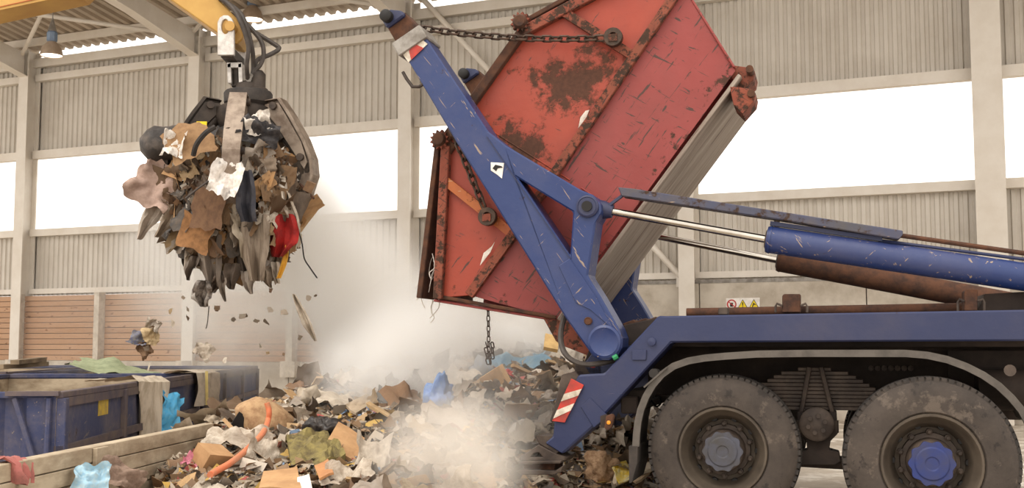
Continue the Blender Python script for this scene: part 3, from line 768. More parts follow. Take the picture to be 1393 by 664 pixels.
def lump_me(name, m, seed, amp=.3, sub=3, sq=(1,1,1), freq=1.5, flat=False):
    bm = bmesh.new(); bmesh.ops.create_icosphere(bm, subdivisions=sub, radius=.5)
    off = Vector((seed*5.1, seed*2.3, seed*.7))
    for v in bm.verts:
        d = v.co.normalized(); a = .8*nz(d*freq + off) - .5*abs(nz(d*freq*2.2 + off)) - .25*abs(nz(d*freq*4.5 + off))
        v.co = Vector((d.x*sq[0], d.y*sq[1], d.z*sq[2])) * .5 * (1 + amp*a)
    me = bpy.data.meshes.new(name); bm.to_mesh(me); bm.free(); me.materials.append(m)
    if not flat:
        for p in me.polygons: p.use_smooth = True
    return me
def box_me(name, m, sx, sy, sz, seed=0, open_=False):
    rnd = random.Random(seed); mb = MB()
    j = lambda: rnd.uniform(-.05, .05)
    vs = [(sx*(x+j()), sy*(y+j()), sz*(z+j())) for z in (-.5,.5) for y in (-.5,.5) for x in (-.5,.5)]
    fs = [(0,2,3,1),(0,1,5,4),(2,6,7,3),(0,4,6,2),(1,3,7,5)]
    if not open_: fs.append((4,5,7,6))
    else:   # flaps folded outwards
        o = 8; 
        for a, b, d in ((4,5,(0,-1,.35)),(6,7,(0,1,.2)),(4,6,(-1,0,.3)),(5,7,(1,0,.5))):
            D = Vector((d[0]*sx*.4, d[1]*sy*.4, d[2]*sz*.5)); vs += [tuple(Vector(vs[a])+D), tuple(Vector(vs[b])+D)]
            fs.append((a, b, o+1, o)); o += 2
    mb.add(vs, fs); return mb.mesh(name, m)
def tube_me(name, m, L=1, r=.05, seed=0, n=8, bend=.1):
    return MB().tube([(L*(t/5-.5), bend*nz((t*.5, seed, 0)), bend*nz((0, t*.5, seed))) for t in range(6)], r, n).mesh(name, m, True)

P_ = {}
def shades(nm, cols, dirt, amt, rough, spec=.3):
    out = []
    for adj, c in cols:
        t = NT(adj + ' ' + nm, rough, 0, spec)
        k = t.mix(t.ramp(t.noise(5, 6, .7), .40, .75, 0, amt), rgb(c), rgb(dirt))
        out.append((adj, t.out(k, t.noise(20, 5), .01)))
    return out
SH = {
 'card': shades('cardboard', [('tan','b48c62'),('brown','98754f'),('light tan','c09c70'),('dark brown','7d6146')], '84705a', .6, .9),
 'paper': shades('paper', [('off-white','bcae9c'),('grey beige','9f9180'),('pale','cabca9')], '8f7d6a', .7, .9),
 'film': shades('film', [('beige','b4a590'),('greyish','94877a'),('milky','c0b2a0')], '8c7b66', .7, .35, .4),
 'dark': shades('plastic', [('black','403a35'),('charcoal','524b45'),('dark brown','5e5044')], '7a6856', .7, .5),
 'brown': shades('rag', [('brown','836750'),('dark brown','67523f'),('ochre brown','98805f'),('grey brown','857564')], '6e5a47', .6, .9),
 'wood': shades('wood', [('pale','b89a72'),('brown','967854'),('dark','76604a')], '74604a', .6, .85),
 'grey': shades('rubble', [('grey','938574'),('pale grey','ac9e8c'),('dark grey','75685a')], '74644f', .6, .95),
 'color': shades('packaging', [('red','a84c42'),('yellow','c8a24a'),('green','64806a'),('blue','5f7ba0'),('pink','b87a86')], '8c7a66', .65, .6)}
P_['core'] = simple('packed waste', '5a4838', '37291f', 5, .95, 0, .03)
def heap_mat():
    t = NT('waste heap dirt', .95)
    c = t.mix(t.ramp(t.noise(3, 7, .75), .38, .62), rgb('6f5c4a'), rgb('9a8670'))
    c = t.mix(t.ramp(t.noise(11, 6, .7), .56, .62), c, rgb('4a3c30'))
    return t.out(c, t.noise(8, 8, .75), .05, 1)
P_['heap'] = heap_mat()

# line of the low board wall
LA, LB = at(-60, 641, 5.7), at(292, 574, 9.4); LA.z = LB.z = .70
ld = (LB - LA); ld.z = 0; LL = ld.length; la = math.atan2(ld.y, ld.x)
# ------------------------------------------------------------------ waste heap: its surface
RIDGE = [(215,8.6,.28),(240,9,.45),(300,9.8,.62),(350,10.8,.72),(420,12,.80),(480,13,.86),(560,14,.98),(620,15,1.1),(700,15,1.2),(780,14.5,1.2),(850,13.6,1.12),(900,13,1.0),(960,12.8,.55),(1010,12.8,.12),(1060,12.8,0)]
FRONT = [(215,8.2),(260,5.6),(600,5.4),(640,6.2),(690,9.2),(780,9.8),(870,9.9),(930,10.8),(1060,12)]
def interp(T, x, k=1):
    if x <= T[0][0]: return T[0][k]
    for a, b in zip(T, T[1:]):
        if x <= b[0]: return a[k] + (b[k]-a[k])*(x-a[0])/(b[0]-a[0])
    return T[-1][k]
def H(X, Y):
    px = CX + F * X / Y
    yr, zr, yf = interp(RIDGE, px, 1), interp(RIDGE, px, 2), interp(FRONT, px, 1)
    if px < 200 or px > 1060: return -.1
    if Y < yf: return -.15
    if Y <= yr:
        t = (Y - yf)/(yr - yf); h = zr * (t ** .62)
        if px < 700: h = max(h, min(zr, .30 + .2*t) * min(1, (Y-yf)/.5))
    else:
        t = (Y - yr)/4.5; h = zr * (1 - t*t*.9) if t < 1 else zr*.1 - (t-1)*.3
    return max(-.15, h + .07*nz((X*1.1, Y*1.1, 3)) + .04*nz((X*3.2, Y*3.2, 8)))
mb = MB(); NX, NY = 110, 90; vs = []
for j in range(NY+1):
    Y = 5.2 + 14.3*(j/NY)**1.25
    for i in range(NX+1):
        px = 195 + 870*i/NX; X = (px - CX)/F*Y
        vs.append((X, Y, H(X, Y) + .05*nz((X*6, Y*6, 1)) ))
mb.add(vs, [(j*(NX+1)+i, j*(NX+1)+i+1, (j+1)*(NX+1)+i+1, (j+1)*(NX+1)+i) for j in range(NY) for i in range(NX)])
o = obj('waste_heap', mb, P_['heap'], kind='stuff', smooth=True); o['label'] = 'broad heap of mixed dusty waste behind the truck'; o['category'] = 'waste heap'
# tens of thousands of small bits lying on it: one mesh
def litter(name, label, cols, N, place, smin, smax, seed, lift=.02, hang=False):
    rnd = random.Random(seed); vs = []; fs = []; cl = []
    for k in range(N):
        q = place(rnd)
        if q is None: continue
        c, nrm = q; s = rnd.uniform(smin, smax) * (.5 + rnd.random()**2); a = rnd.uniform(.35, 1.2)
        Q = Euler((rnd.gauss(0, .6), rnd.gauss(0, .6), rnd.uniform(0, 6.3))).to_matrix()
        if hang: Q = Euler((pi/2 + rnd.gauss(0, .4), rnd.gauss(0, .5), rnd.uniform(0, 6.3))).to_matrix()
        b = rnd.uniform(-.45, .45)*s; o_ = len(vs); jj = lambda: rnd.uniform(-.25, .25)*s
        for x, y, z in ((-s,-s*a,b),(0,-s*a,0),(s,-s*a,b*jj()/s),(-s,s*a,b),(0,s*a,jj()*.5),(s,s*a,-b)):
            p = c + Q @ Vector((x + jj(), y + jj(), z + lift)); vs.append(tuple(p))
        fs += [(o_, o_+1, o_+4, o_+3), (o_+1, o_+2, o_+5, o_+4)]
        cl += [rnd.choice(cols)]*6
    me = bpy.data.meshes.new(name); me.from_pydata(vs, [], fs)
    ca_ = me.color_attributes.new('tint', 'FLOAT_COLOR', 'POINT')
    flat = [x for c in cl for x in c]; ca_.data.foreach_set('color', flat)
    t = NT(name + ' bits', .85); at_ = t.n('ShaderNodeAttribute'); at_.attribute_name = 'tint'
    c = t.mix(t.ramp(t.noise(4, 6, .7), .45, .75, 0, .5), at_.outputs['Color'], rgb('7a6854'))
    me.materials.append(t.out(c)); o = link(name, me); o['kind'] = 'stuff'; o['label'] = label; o['category'] = 'litter'
    return o
cols = [rgb(c) for c in ('c8baa8','b0a290','d0c4b4','a88a66','8c6f52','7a624c','64503f','94866f','857868','4a443e','544a40','b0926c','987c60','b8aa98','8a7a68','6a5a4a','7288a0','9a4a42','c09c50','a89a86','8f7c68')]
def on_heap(rnd):
    px = rnd.uniform(225, 985); yf, yr = interp(FRONT, px, 1), interp(RIDGE, px, 1)
    Y = yf + (yr + .9 - yf) * rnd.random() ** 1.2; X = (px - CX)/F*Y; h = H(X, Y)
    return None if h < .03 else (Vector((X, Y, h)), None)
litter('loose_litter', 'countless small dusty scraps of paper, card and plastic on the heap', cols, 26000, on_heap, .018, .06, 5)

# single pieces strewn over the heap
def own(o, m):
    o.material_slots[0].link = 'OBJECT'; o.material_slots[0].material = m
KINDS = []
def kind(*a): KINDS.append(a)
_ = None
SHEET = dict(
 card=[sheet_me('cardboard_scrap', M['white'], k, 5, .08, (k % 4)*.11, .012, .12) for k in range(8)],
 paper=[sheet_me('paper_scrap', M['white'], 20+k, 6, .22, .3, 0, .3) for k in range(8)],
 film=[sheet_me('plastic_film', M['white'], 40+k, 9, .4, .3, 0, .5, 1, 3) for k in range(8)],
 dark=[sheet_me('dark_plastic', M['white'], 60+k, 8, .4, .5, 0, .4) for k in range(6)],
 brown=[sheet_me('brown_rag', M['white'], 120+k, 8, .4, .4, 0, .4) for k in range(6)],
 color=[sheet_me('packaging_scrap', M['white'], 140+k, 4, .2, .4, .006, .1, .7) for k in range(6)])
kind('cardboard_scrap', 'cardboard', 'torn %s cardboard scrap', SHEET['card'], 'card', 150, .12, .36, .05)
kind('paper_scrap', 'paper', '%s dusty paper scrap', SHEET['paper'], 'paper', 190, .08, .26, .04)
kind('plastic_film', 'plastic film', '%s crumpled plastic film', SHEET['film'], 'film', 170, .14, .40, .06)
kind('dark_plastic', 'plastic scrap', '%s sheet plastic scrap', SHEET['dark'], 'dark', 100, .1, .30, .04)
kind('wood_scrap', 'wood', '%s splintered wood piece', [box_me('wood_scrap', M['white'], 1, .16, .07, k) for k in range(6)], 'wood', 90, .18, .55, .05)
kind('crumpled_bag', 'bag', '%s crumpled small bag', [lump_me('crumpled_bag', M['white'], 80+k, .9, 3, (1,.8,.6), 2) for k in range(6)], 'film', 90, .12, .34, .04)
kind('rubble_lump', 'rubble', '%s lump of rubble', [lump_me('rubble_lump', M['white'], 100+k, .5, 2, (1,.8,.7), 1.5, True) for k in range(5)], 'grey', 110, .06, .2, .02)
kind('brown_rag', 'rag', '%s rag', SHEET['brown'], 'brown', 150, .12, .34, .04)
kind('packaging_scrap', 'packaging', '%s printed packaging scrap', SHEET['color'], 'color', 60, .06, .15, .04)
kind('plastic_tube', 'tube', '%s bent plastic tube', [tube_me('plastic_tube', M['white'], 1, .03, k, 7, .2) for k in range(4)], 'film', 30, .2, .6, .05)
HERO = [(438,570,545,636),(350,640,412,664),(385,592,470,645),(268,608,310,648),(335,550,392,605),(582,522,615,570),(655,502,690,530),(315,585,362,640),(415,575,445,610),(455,535,512,572),(796,610,840,664)]
def region(p):
    px = CX + F*p.x/p.y; yf, yr = interp(FRONT, px, 1), interp(RIDGE, px, 1); t = (p.y - yf)/(yr - yf)
    w_ = 'low on the heap' if t < .28 else 'halfway up the heap' if t < .65 else 'near the heap crest'
    r = 'by the low board wall' if px < 330 else 'around the paper bale' if px < 440 else 'beside the big tan cardboard' if px < 560 else 'around the light blue bag' if px < 660 else 'under the tipped skip' if px < 760 else 'behind the truck tail'
    return '%s %s' % (w_, r)
USED = set()
lwn = Vector((ld.y, -ld.x, 0)).normalized()
rnd = random.Random(11)
for name, cat, label, meshes, pal, n, smin, smax, lift in KINDS:
    k = 0
    while k < n:
        q = on_heap(rnd)
        if q is None: continue
        s = s0 = rnd.uniform(smin, smax)
        if (q[0] - LA).dot(lwn) < s*.7 and (q[0] - LA).dot(ld.normalized()) < LL + .2: continue
        px_, py_ = CX + F*q[0].x/q[0].y, HOR + F*(EYE - q[0].z)/q[0].y
        if any(a-6 < px_ < c+6 and b < py_ < d+12 for a, b, c, d in HERO) and rnd.random() < .93: continue
        k += 1
        if q[0].y < 9.5: s *= .72
        o = link(name, rnd.choice(meshes)); o.location = q[0] + Vector((0, 0, lift * s * 2))
        for _t in range(8):
            adj, m = rnd.choice(SH[pal]); lb = ('larger ' if s0 > (smin+smax)/2 else 'small ') + label % adj + ' ' + region(q[0])
            if lb not in USED: break
        USED.add(lb); own(o, m)
        o.scale = (s, s * rnd.uniform(.6, 1.2), s)
        o.rotation_euler = (rnd.gauss(.3, .38), rnd.gauss(0, .38), rnd.uniform(0, 6.3))
        tag(o, lb, cat, cat + ' pieces on the waste heap')

# pieces that can be told apart
def sy(px, py):
    d = ray(px, py); Y = 5.5
    while Y < 18:
        z = EYE + d.z/d.y*Y
        if z < H(d.x/d.y*Y, Y) + .03: return Y
        Y += .05
    return interp(RIDGE, px, 1)
def on_pile(px, py, Y): return 230 < px < 910 and 478 < py < 670 and Y < 13.5
def piece(name, me, px, py, Y, sc, rot, label, cat):
    if on_pile(px, py, Y): Y = sy(px, py) - .10
    o = link(name, me); o.location = at(px, py, Y); o.scale = sc if isinstance(sc, tuple) else (sc,)*3; o.rotation_euler = rot
    return tag(o, label, cat)
flatm = lambda n, c, c2, **k: simple(n, c, c2, 5, .9, **k)
bigcard = flatm('big cardboard', 'bd9468', 'a88058')
def panel(name, pts, th, m, label, cat, sub=6, amp=.02):
    """a sheet through four corner points (px, py, Y), with thickness"""
    mx, my, mY = (sum(p[i] for p in pts)/4 for i in range(3))
    if on_pile(mx, my, mY):
        dY = sy(mx, min(my, 660)) - (.30 if mx < 520 else .16) - mY; pts = [(p[0], p[1], p[2] + dY) for p in pts]
    c = [at(*p) for p in pts]; n = (c[1]-c[0]).cross(c[3]-c[0]).normalized(); mb = MB(); vs = []
    for j in range(sub+1):
        for i in range(sub+1):
            a, b = i/sub, j/sub; p = (c[0]*(1-a)+c[1]*a)*(1-b) + (c[3]*(1-a)+c[2]*a)*b
            vs.append(p + n*amp*(nz(p*3)+.6*nz(p*9)))
    o = len(vs); vs += [p - n*th for p in vs]; m_ = sub+1
    f1 = [(j*m_+i, j*m_+i+1, (j+1)*m_+i+1, (j+1)*m_+i) for j in range(sub) for i in range(sub)]
    fs = f1 + [tuple(q+o for q in f[::-1]) for f in f1]
    bd = [i for i in range(m_)] + [j*m_+sub for j in range(1, m_)] + [sub*m_+i for i in range(sub-1, -1, -1)] + [j*m_ for j in range(sub-1, 0, -1)]
    fs += [(a, b, b+o, a+o) for a, b in zip(bd, bd[1:]+bd[:1])]
    return tag(origin(obj(name, mb.add(vs, fs), m)), label, cat)
panel('cardboard_sheet', [(459,577,8.6),(494,601,8.5),(484,634,7.9),(440,609,8.0)], .03, bigcard, 'large clean tan cardboard sheet tilted on the heap, middle of the picture', 'cardboard', 6, .015)
panel('cardboard_sheet', [(358,644,7.0),(404,640,7.1),(410,668,6.6),(352,668,6.6)], .02, bigcard, 'tan cardboard sheet lying at the bottom edge of the heap', 'cardboard', 4, .02)
panel('cardboard_sheet', [(428,636,7.6),(447,628,7.7),(455,648,7.3),(434,650,7.2)], .015, flatm('orange card', 'c08a5a', 'ac7850'), 'small folded orange brown cardboard flap below the big tan sheet', 'cardboard', 3, .03)
panel('cardboard_sheet', [(470,554,10.2),(499,537,10.8),(512,547,10.4),(484,565,9.9)], .02, flatm('grey card', 'b09c84', '96846c'), 'grey beige board lying over the white crumpled films', 'board', 4, .02)
panel('plasterboard', [(836,648,9.7),(884,632,9.9),(888,640,9.7),(832,664,9.5)], .03, flatm('pale board', 'd0c0a8', 'a8957c'), 'pale long board leaning by the black mud flap', 'board', 4, .01)
panel('cardboard_sheet', [(856,652,9.9),(890,612,10.4),(892,634,10.1),(866,660,9.7)], .02, flatm('beige card', 'c4a888', 'a88a68'), 'beige cardboard beside the rear wheel and the mud flap', 'cardboard', 4, .03)
panel('cardboard_sheet', [(640,640,6.9),(668,634,7.0),(676,664,6.6),(640,668,6.5)], .02, bigcard, 'tan cardboard half hidden in the low dust cloud', 'cardboard', 4, .04)
panel('mossy_carpet', [(388,600,8.5),(446,590,8.8),(470,625,8.0),(400,650,7.4)], .04, simple('mossy carpet', '8a7c4a', '5e5238', 9, .95, 0, .03), 'mustard and olive stained carpet folded over the heap', 'carpet', 10, .10)
panel('white_card', [(404,652,6.7),(420,648,6.8),(424,668,6.5),(404,668,6.5)], .02, flatm('white card', 'eee6dc', 'd8cec2'), 'bright white card at the bottom edge beside the tan cardboard', 'card', 3, .01)
panel('yellow_wrapper', [(832,640,9.4),(852,626,9.6),(862,650,9.3),(842,660,9.2)], .012, simple('yellow wrapper', 'e0bc30', 'd8cca0', 22, .5), 'yellow printed wrapper by the black mud flap', 'packaging', 5, .05)
panel('white_sack', [(872,552,10.8),(903,540,11.0),(902,582,10.6),(874,590,10.4)], .06, simple('white sack', 'ded4c6', 'b8a690', 12, .8, 0, .02), 'big white sack seen between mud flap and rear tyre', 'sack', 6, .10)
panel('wooden_pallet_piece', [(848,552,10.9),(866,548,11),(866,585,10.6),(850,588,10.5)], .03, simple('pallet wood', 'b8946c', '94704c', 9, .9), 'pale pallet piece behind the fender, under the truck beam', 'wood', 3, .01)
def bx(name, m, px, py, Y, d, rot, label, cat, open_=False, sd_=1):
    return piece(name, box_me(name, m, d[0], d[1], d[2], sd_, open_), px, py, Y, 1, rot, label, cat)
bx('cardboard_box', flatm('box card', 'b48c62', '9a744e'), 286, 628, 8.2, (.2,.2,.19), (.4,.2,.8), 'small closed cardboard box leaning on the low board wall', 'box')
bx('wooden_crate', flatm('crate wood', 'd0a878', 'b08858'), 672, 517, 12.2, (.3,.14,.2), (.3,-.5,-.4), 'small tan wooden drawer lying on top of the heap', 'drawer')
bx('white_box', flatm('white box', 'e8e0d4', 'cfc4b6'), 343, 582, 9.0, (.14,.03,.07), (.5,.5,-.3), 'flat white carton stuck to the black end of the paper bale', 'carton')
# brown paper bale
mb = MB(); ax0, ax1 = at(338, 578, 9.1), at(384, 572, 9.9)
o = piece('paper_bale', lump_me('paper_bale', simple('bale paper', 'b3926c', '957252', 7, .9, 0, .01), 3, .25, 4, (1.3,1,.9), 1.2), 362, 575, 9.5, (.42,.42,.4), (.2,.4,.5), 'large crumpled brown paper bale near the low wall', 'paper bale')
piece('black_carton', box_me('black_carton', M['black'], .2, .06, .16, 2), 332, 580, 9.05, 1, (.2,.6,.2), 'black carton panel left of the brown paper bale', 'carton')
# orange hose
hp = [at(px, py, min(sy(px, py), sy(357, 590) + .6) - .5) for px, py in ((363,548),(366,560),(364,575),(357,590),(346,602),(330,617),(312,631),(296,640),(286,646))]
tag(origin(obj('orange_hose', MB().tube(smooth_path(hp), .022, 10), simple('orange hose', 'd8764e', 'c4825e', 7, .6), smooth=True)), 'orange corrugated hose curving over the left part of the heap', 'hose')
W_ = simple('dirty white sheet', 'c4b6a4', 'a08f7c', 7, .7, 0, .01)
def crum(name, seed, m, px, py, Y, sc, rot, label, cat, n=14, amp=.45, freq=3, aspect=1):
    return piece(name, sheet_me(name, m, seed, n, amp, .3, 0, .35, aspect, freq), px, py, Y, sc, rot, label, cat)
crum('white_tarp', 301, W_, 325, 606, 8.5, (.5,.26,.3), (.5,.1,.2), 'long dirty white sheet draped over the orange hose', 'sheet')
crum('white_tarp', 302, W_, 352, 625, 8.1, (.24,.3,.3), (1.0,.3,.5), 'white sheet end hanging down beside the carpet', 'sheet')
crum('white_sheet', 303, simple('white sheet 2', 'cbbeac', 'a99a86', 7, .7), 470, 552, 10.4, (.6,.36,.3), (.5,.2,.4), 'bundle of white crumpled sheets under the grey board', 'sheet')
crum('grey_veil', 304, simple('grey veil', 'b4a694', '968877', 7, .6), 505, 632, 7.9, (.22,.42,.3), (.9,.2,.3), 'greyish veil like sheet hanging by the big tan cardboard', 'sheet')
crum('white_sheet', 305, W_, 470, 655, 7.0, (.3,.2,.3), (.4,.1,.3), 'crumpled white paper at the bottom under the tan cardboard', 'paper')
crum('pink_wrapper', 306, simple('pink wrapper', 'c87a8a', 'a86070', 9, .6), 262, 632, 8.3, (.14,.16,.2), (.5,.4,.1), 'pink wrapper crushed against the low board wall', 'packaging')
piece('black_bag', lump_me('black_bag', simple('black bag', '2c2826', '4a423c', 8, .35), 7, .9, 4, (1,.8,.9), 2), 436, 592, 9.0, (.34,.3,.32), (.2,.1,.3), 'black plastic bag left of the big tan cardboard', 'bag')
piece('blue_bag', lump_me('blue_bag', simple('blue bag', '6480b4', '7e94b4', 8, .5), 9, .8, 4, (1,.7,1.3), 1.8), 600, 548, 9.6, (.3,.28,.36), (.1,.2,.4), 'light blue plastic bag standing out of the dust', 'bag')
piece('blue_grey_sack', lump_me('blue_grey_sack', simple('blue grey sack', '7a8490', '8a8680', 8, .8), 10, .6, 3, (1,.7,.9), 1.6), 656, 510, 12.4, (.36,.3,.4), (.1,.2,.4), 'blue grey sack beside the small wooden drawer', 'sack')
crum('blue_tarp', 311, simple('blue tarp', '6488a0', '7e949c', 7, .7), 704, 500, 12.8, (.7,.36,.4), (.4,-.3,.4), 'light blue tarp lying behind the wooden drawer on the ridge', 'tarp')
crum('red_rag', 312, simple('red rag', 'b04038', '8a3a34', 7, .8), 686, 512, 12.4, (.2,.1,.2), (.4,-.1,.2), 'small red rag between the drawer and the blue tarp', 'rag')
crum('white_film', 313, simple('white film', 'd0c6b8', 'b4a898', 7, .5), 776, 495, 11.2, (.34,.5,.4), (.9,.2,.6), 'white plastic film hanging behind the truck tail', 'plastic film')
piece('paper_bundle', lump_me('paper_bundle', simple('paper bundle', 'b09070', '8c6c50', 9, .9, 0, .02), 14, .6, 4, (1.1,.8,1), 1.6), 818, 640, 9.7, (.3,.28,.34), (.2,.5,.3), 'tan crumpled paper bundle right of the truck foot', 'paper')
piece('white_jug', lump_me('white_jug', simple('white jug', 'e6ded2', 'c8bcae', 8, .5), 15, .3, 3, (1,.8,1.2), 1.2), 706, 587, 9.6, (.17,.16,.2), (.2,.5,.3), 'white plastic jug left of the hazard panel', 'jug')
panel('white_lath', [(585,548,9.4),(590,550,9.4),(568,590,8.3),(562,588,8.3)], .02, flatm('lath', 'cfc2b0', 'b4a692'), 'thin pale lath leaning beside the light blue bag', 'wood', 3, .0)
panel('yellow_board', [(741,458,13.2),(760,462,13.2),(758,480,12.9),(739,476,12.9)], .04, flatm('yellow board', 'cdaa72', 'b09060'), 'yellowish board standing in the dust below the skip corner', 'board', 3, .01)
panel('wood_board', [(655,478,13.6),(610,505,12.4),(614,510,12.2),(660,484,13.4)], .03, flatm('dusty board', 'a8927a', '8a745e'), 'dusty board sticking up on the ridge under the skip', 'wood', 3, .0)

# ------------------------------------------------------------------ low board wall in front of the containers
lw = struct('wall_low', (LA.x, LA.y, 0), la)
for r in range(7):
    n = 2
    for k in range(n):
        obj('plank', MB().box(LL*k/n + .004, LL*(k+1)/n - .004, random.uniform(-.006,.006), .09, r*.1 + .003, (r+1)*.1 - .003), M['board_dirty'], lw, bevel=.004)
q = on_plane(135, 630, Vector((LA.x, LA.y, 0)), Vector((ld.y, -ld.x, 0)).normalized())
uq = (q - LA).dot(ld.normalized())
obj('strap_board', MB().box(uq - .10, uq + .06, -.03, .0, 0, .69), M['board_dirty'], lw, bevel=.004)
def drape(name, px0, px1, pyt, pyb, Y0, Y1, m, label, cat, top=.25, seed=1, narrow=1.0, n=14, amp=.03):
    """cloth hanging over an edge: from the fold line at the top down to its hem, the other end lying back over the edge"""
    a, b = at(px0, pyt, Y0), at(px1, pyt, Y1); e = (b - a); out = Vector((e.y, -e.x, 0)).normalized()
    if out.x < 0: out = -out
    h = a.z - at((px0+px1)/2, pyb, (Y0+Y1)/2).z; mb = MB(); vs = []
    for j in range(n+1):
        t = j/n
        for i in range(n+1):
            u = i/n; L = t*(h + top)
            uu = .5 + (u-.5)*(1 - (1-narrow)*max(0, (L-top)/h))
            p = a + e*uu
            if L < top: p = p - out*(top - L) + Vector((0,0,.02 - .1*(top-L)))
            else: p = p + out*(.05 + .03*nz((u*5, t*3, seed))) + Vector((0,0,-(L-top) * (1 + .12*nz((u*3, seed, 0)))))
            p += out*amp*sin(u*17 + seed + 2*nz((u*2, t*2, seed)))*(.4 + t) + Vector((0,0,.02*nz((u*8, t*8, seed))))
            vs.append(p)
    m_ = n+1
    return tag(origin(obj(name, mb.add(vs, [(j*m_+i, j*m_+i+1, (j+1)*m_+i+1, (j+1)*m_+i) for j in range(n) for i in range(n)]), m, smooth=True)), label, cat)
drape('red_cloth', 5, 27, 627, 655, 6.2, 6.45, simple('faded red cloth', 'b06a62', '8c5a52', 14, .9), 'faded red cloth hanging over the low board wall', 'cloth', .12, 3, .8)
o = crum('blue_bag', 321, simple('pale blue film', '9ac0d4', 'b4c8cc', 8, .5), 124, 656, 6.9, (.2,.2,.26), (1.2,.2,.3), 'pale blue plastic bag at the foot of the low board wall', 'bag')
o = crum('brown_sack', 322, simple('brown sack', '9a8272', '7c6656', 8, .9), 160, 652, 7.2, (.3,.18,.3), (1.0,.5,.6), 'grey brown sack beside the pale blue bag at the low wall', 'sack')
o = crum('paper_sheet', 323, simple('dusty sheet', 'b4a48e', '988670', 8, .9), 297, 576, 9.3, (.26,.22,.2), (.4,.3,.3), 'dusty sheet on the end of the low board wall', 'sheet')
panel('wood_board', [(305,575,9.5),(309,572,9.5),(328,592,9.0),(324,596,9.0)], .03, flatm('board b', 'b08c64', '947450'), 'short tan board sloping off the end of the low wall', 'wood', 2, 0)

# ------------------------------------------------------------------ open-top containers behind the low wall
def on_z(px, py, z):
    d = ray(px, py); e = Vector((0, 0, EYE)); return e + d * ((z - EYE) / d.z)
ZR = .95
K1, K2 = on_z(86, 533, ZR), on_z(351, 497.5, ZR)
kd = (K2 - K1); KL = kd.length; ka = math.atan2(kd.y, kd.x)
def container(x0, L, Wd, label, sticker=None):
    o = Vector((K1.x, K1.y, 0)) + kd.normalized() * x0
    t = thing('waste_container', label, 'container', o, ka)
    m, f, ins = M['container_blue'], M['container_rust'], M['board_dirty']
    obj('side_wall', MB().box(.03, L - .03, .02, .05, .06, ZR - .05), m, t)
    obj('side_wall', MB().box(.03, L - .03, Wd - .05, Wd - .02, .06, ZR - .05), m, t)
    obj('lining', MB().box(.06, L - .06, .05, .06, .06, ZR - .06), ins, t, label='dusty tan inner face'); obj('lining', MB().box(.06, L - .06, Wd - .06, Wd - .05, .06, ZR - .06), ins, t, label='dusty tan inner face')
    cr_ = MB(); xs = []; y = .05
    while y < Wd - .05: xs += [(y, 0), (y + .22, 0), (y + .27, .05), (y + .40, .05)]; y += .46
    xs.append((Wd - .05, 0)); n = len(xs)
    cr_.add([(b, a, z) for z in (.06, ZR - .04) for a, b in xs], [(i, i+1, i+1+n, i+n) for i in range(n-1)])
    obj('end_wall', cr_, m, t, label='ribbed blue end wall')
    obj('end_wall', MB().box(L - .05, L - .02, .03, Wd - .03, .06, ZR - .05), m, t); obj('lining', MB().box(L - .065, L - .05, .06, Wd - .06, .06, ZR - .06), ins, t)
    obj('floor_plate', MB().box(.03, L - .03, .03, Wd - .03, .06, .10), ins, t)
    for x, y, a, b in ((0, 0, L, .07), (0, Wd - .07, L, Wd), (0, .07, .07, Wd - .07), (L - .07, .07, L, Wd - .07)):
        obj('top_rail', MB().box(x, a, y, b, ZR - .05, ZR), f if y == 0 else m, t, bevel=.006)
    obj('upper_band', MB().box(.05, L - .05, -.005, .03, ZR - .12, ZR - .05), f, t); obj('bottom_rail', MB().box(0, L, -.015, .06, .46, .53), f, t)
    obj('bottom_rail', MB().box(0, .06, .06, Wd, .0, .08), f, t)
    for k in range(4):
        x = (L - .09) * k / 3
        obj('post', MB().box(x, x + .09, -.025, .05, 0, ZR - .05), f if k else m, t, bevel=.006)
    for y0, y1 in ((.10, .10), (.36, .14)):
        obj('end_strut', MB().tube([(-.02, y0, ZR - .05), (-.05, y1, .28)], .022, 8), m, t, True)
    obj('catch_bar', MB().box(-.06, .0, .02, .42, ZR - .03, ZR + .005), f, t)
    if sticker:
        q = on_plane(*sticker, o, Vector((kd.y, -kd.x, 0)).normalized()) - o
        u = q.dot(kd.normalized()); obj('sticker', MB().box(u - .16, u + .16, .012, .02, q.z - .075, q.z + .075), simple('yellow sticker', 'c8a83a', 'a8904a', 12, .7), t, label='square yellow sticker')
    return t
L1 = KL * .50
container(0, L1, 2.4, 'dusty blue open container with a yellow sticker behind the low board wall', (143, 553))
container(L1 + .25, KL - L1 - .25, 2.4, 'second dusty blue open container near the back wall')
c3 = container(L1 + 1.2, KL - L1 - .4, 2.4, 'third blue open container at the left edge under the plank wall')
lat = Vector((-kd.y, kd.x, 0)).normalized(); c3.location += lat * 2.75
# fill and things lying in or hanging over the containers
def fill(x0, L, Wd, seed, name):
    o = Vector((K1.x, K1.y, 0)) + kd.normalized()*x0; mb = MB(); n = 16; vs = []
    for j in range(n+1):
        for i in range(n+1):
            p = o + kd.normalized()*(.1 + (L-.2)*i/n) + lat*(.1 + (Wd-.2)*j/n); p.z = .42 + .16*nz((p.x*1.4, p.y*1.4, seed)) + .06*nz((p.x*5, p.y*5, seed)); vs.append(p)
    f = obj(name, mb.add(vs, [(j*(n+1)+i, j*(n+1)+i+1, (j+1)*(n+1)+i+1, (j+1)*(n+1)+i) for j in range(n) for i in range(n)]), P_['heap'], kind='stuff', smooth=True)
    f['label'] = 'dusty waste filling the container, ' + ('nearer one' if x0 == 0 else 'one near the back wall'); f['category'] = 'waste'
fill(0, L1, 2.4, 3, 'container_fill'); fill(L1 + .25, KL - L1 - .25, 2.4, 5, 'container_fill')
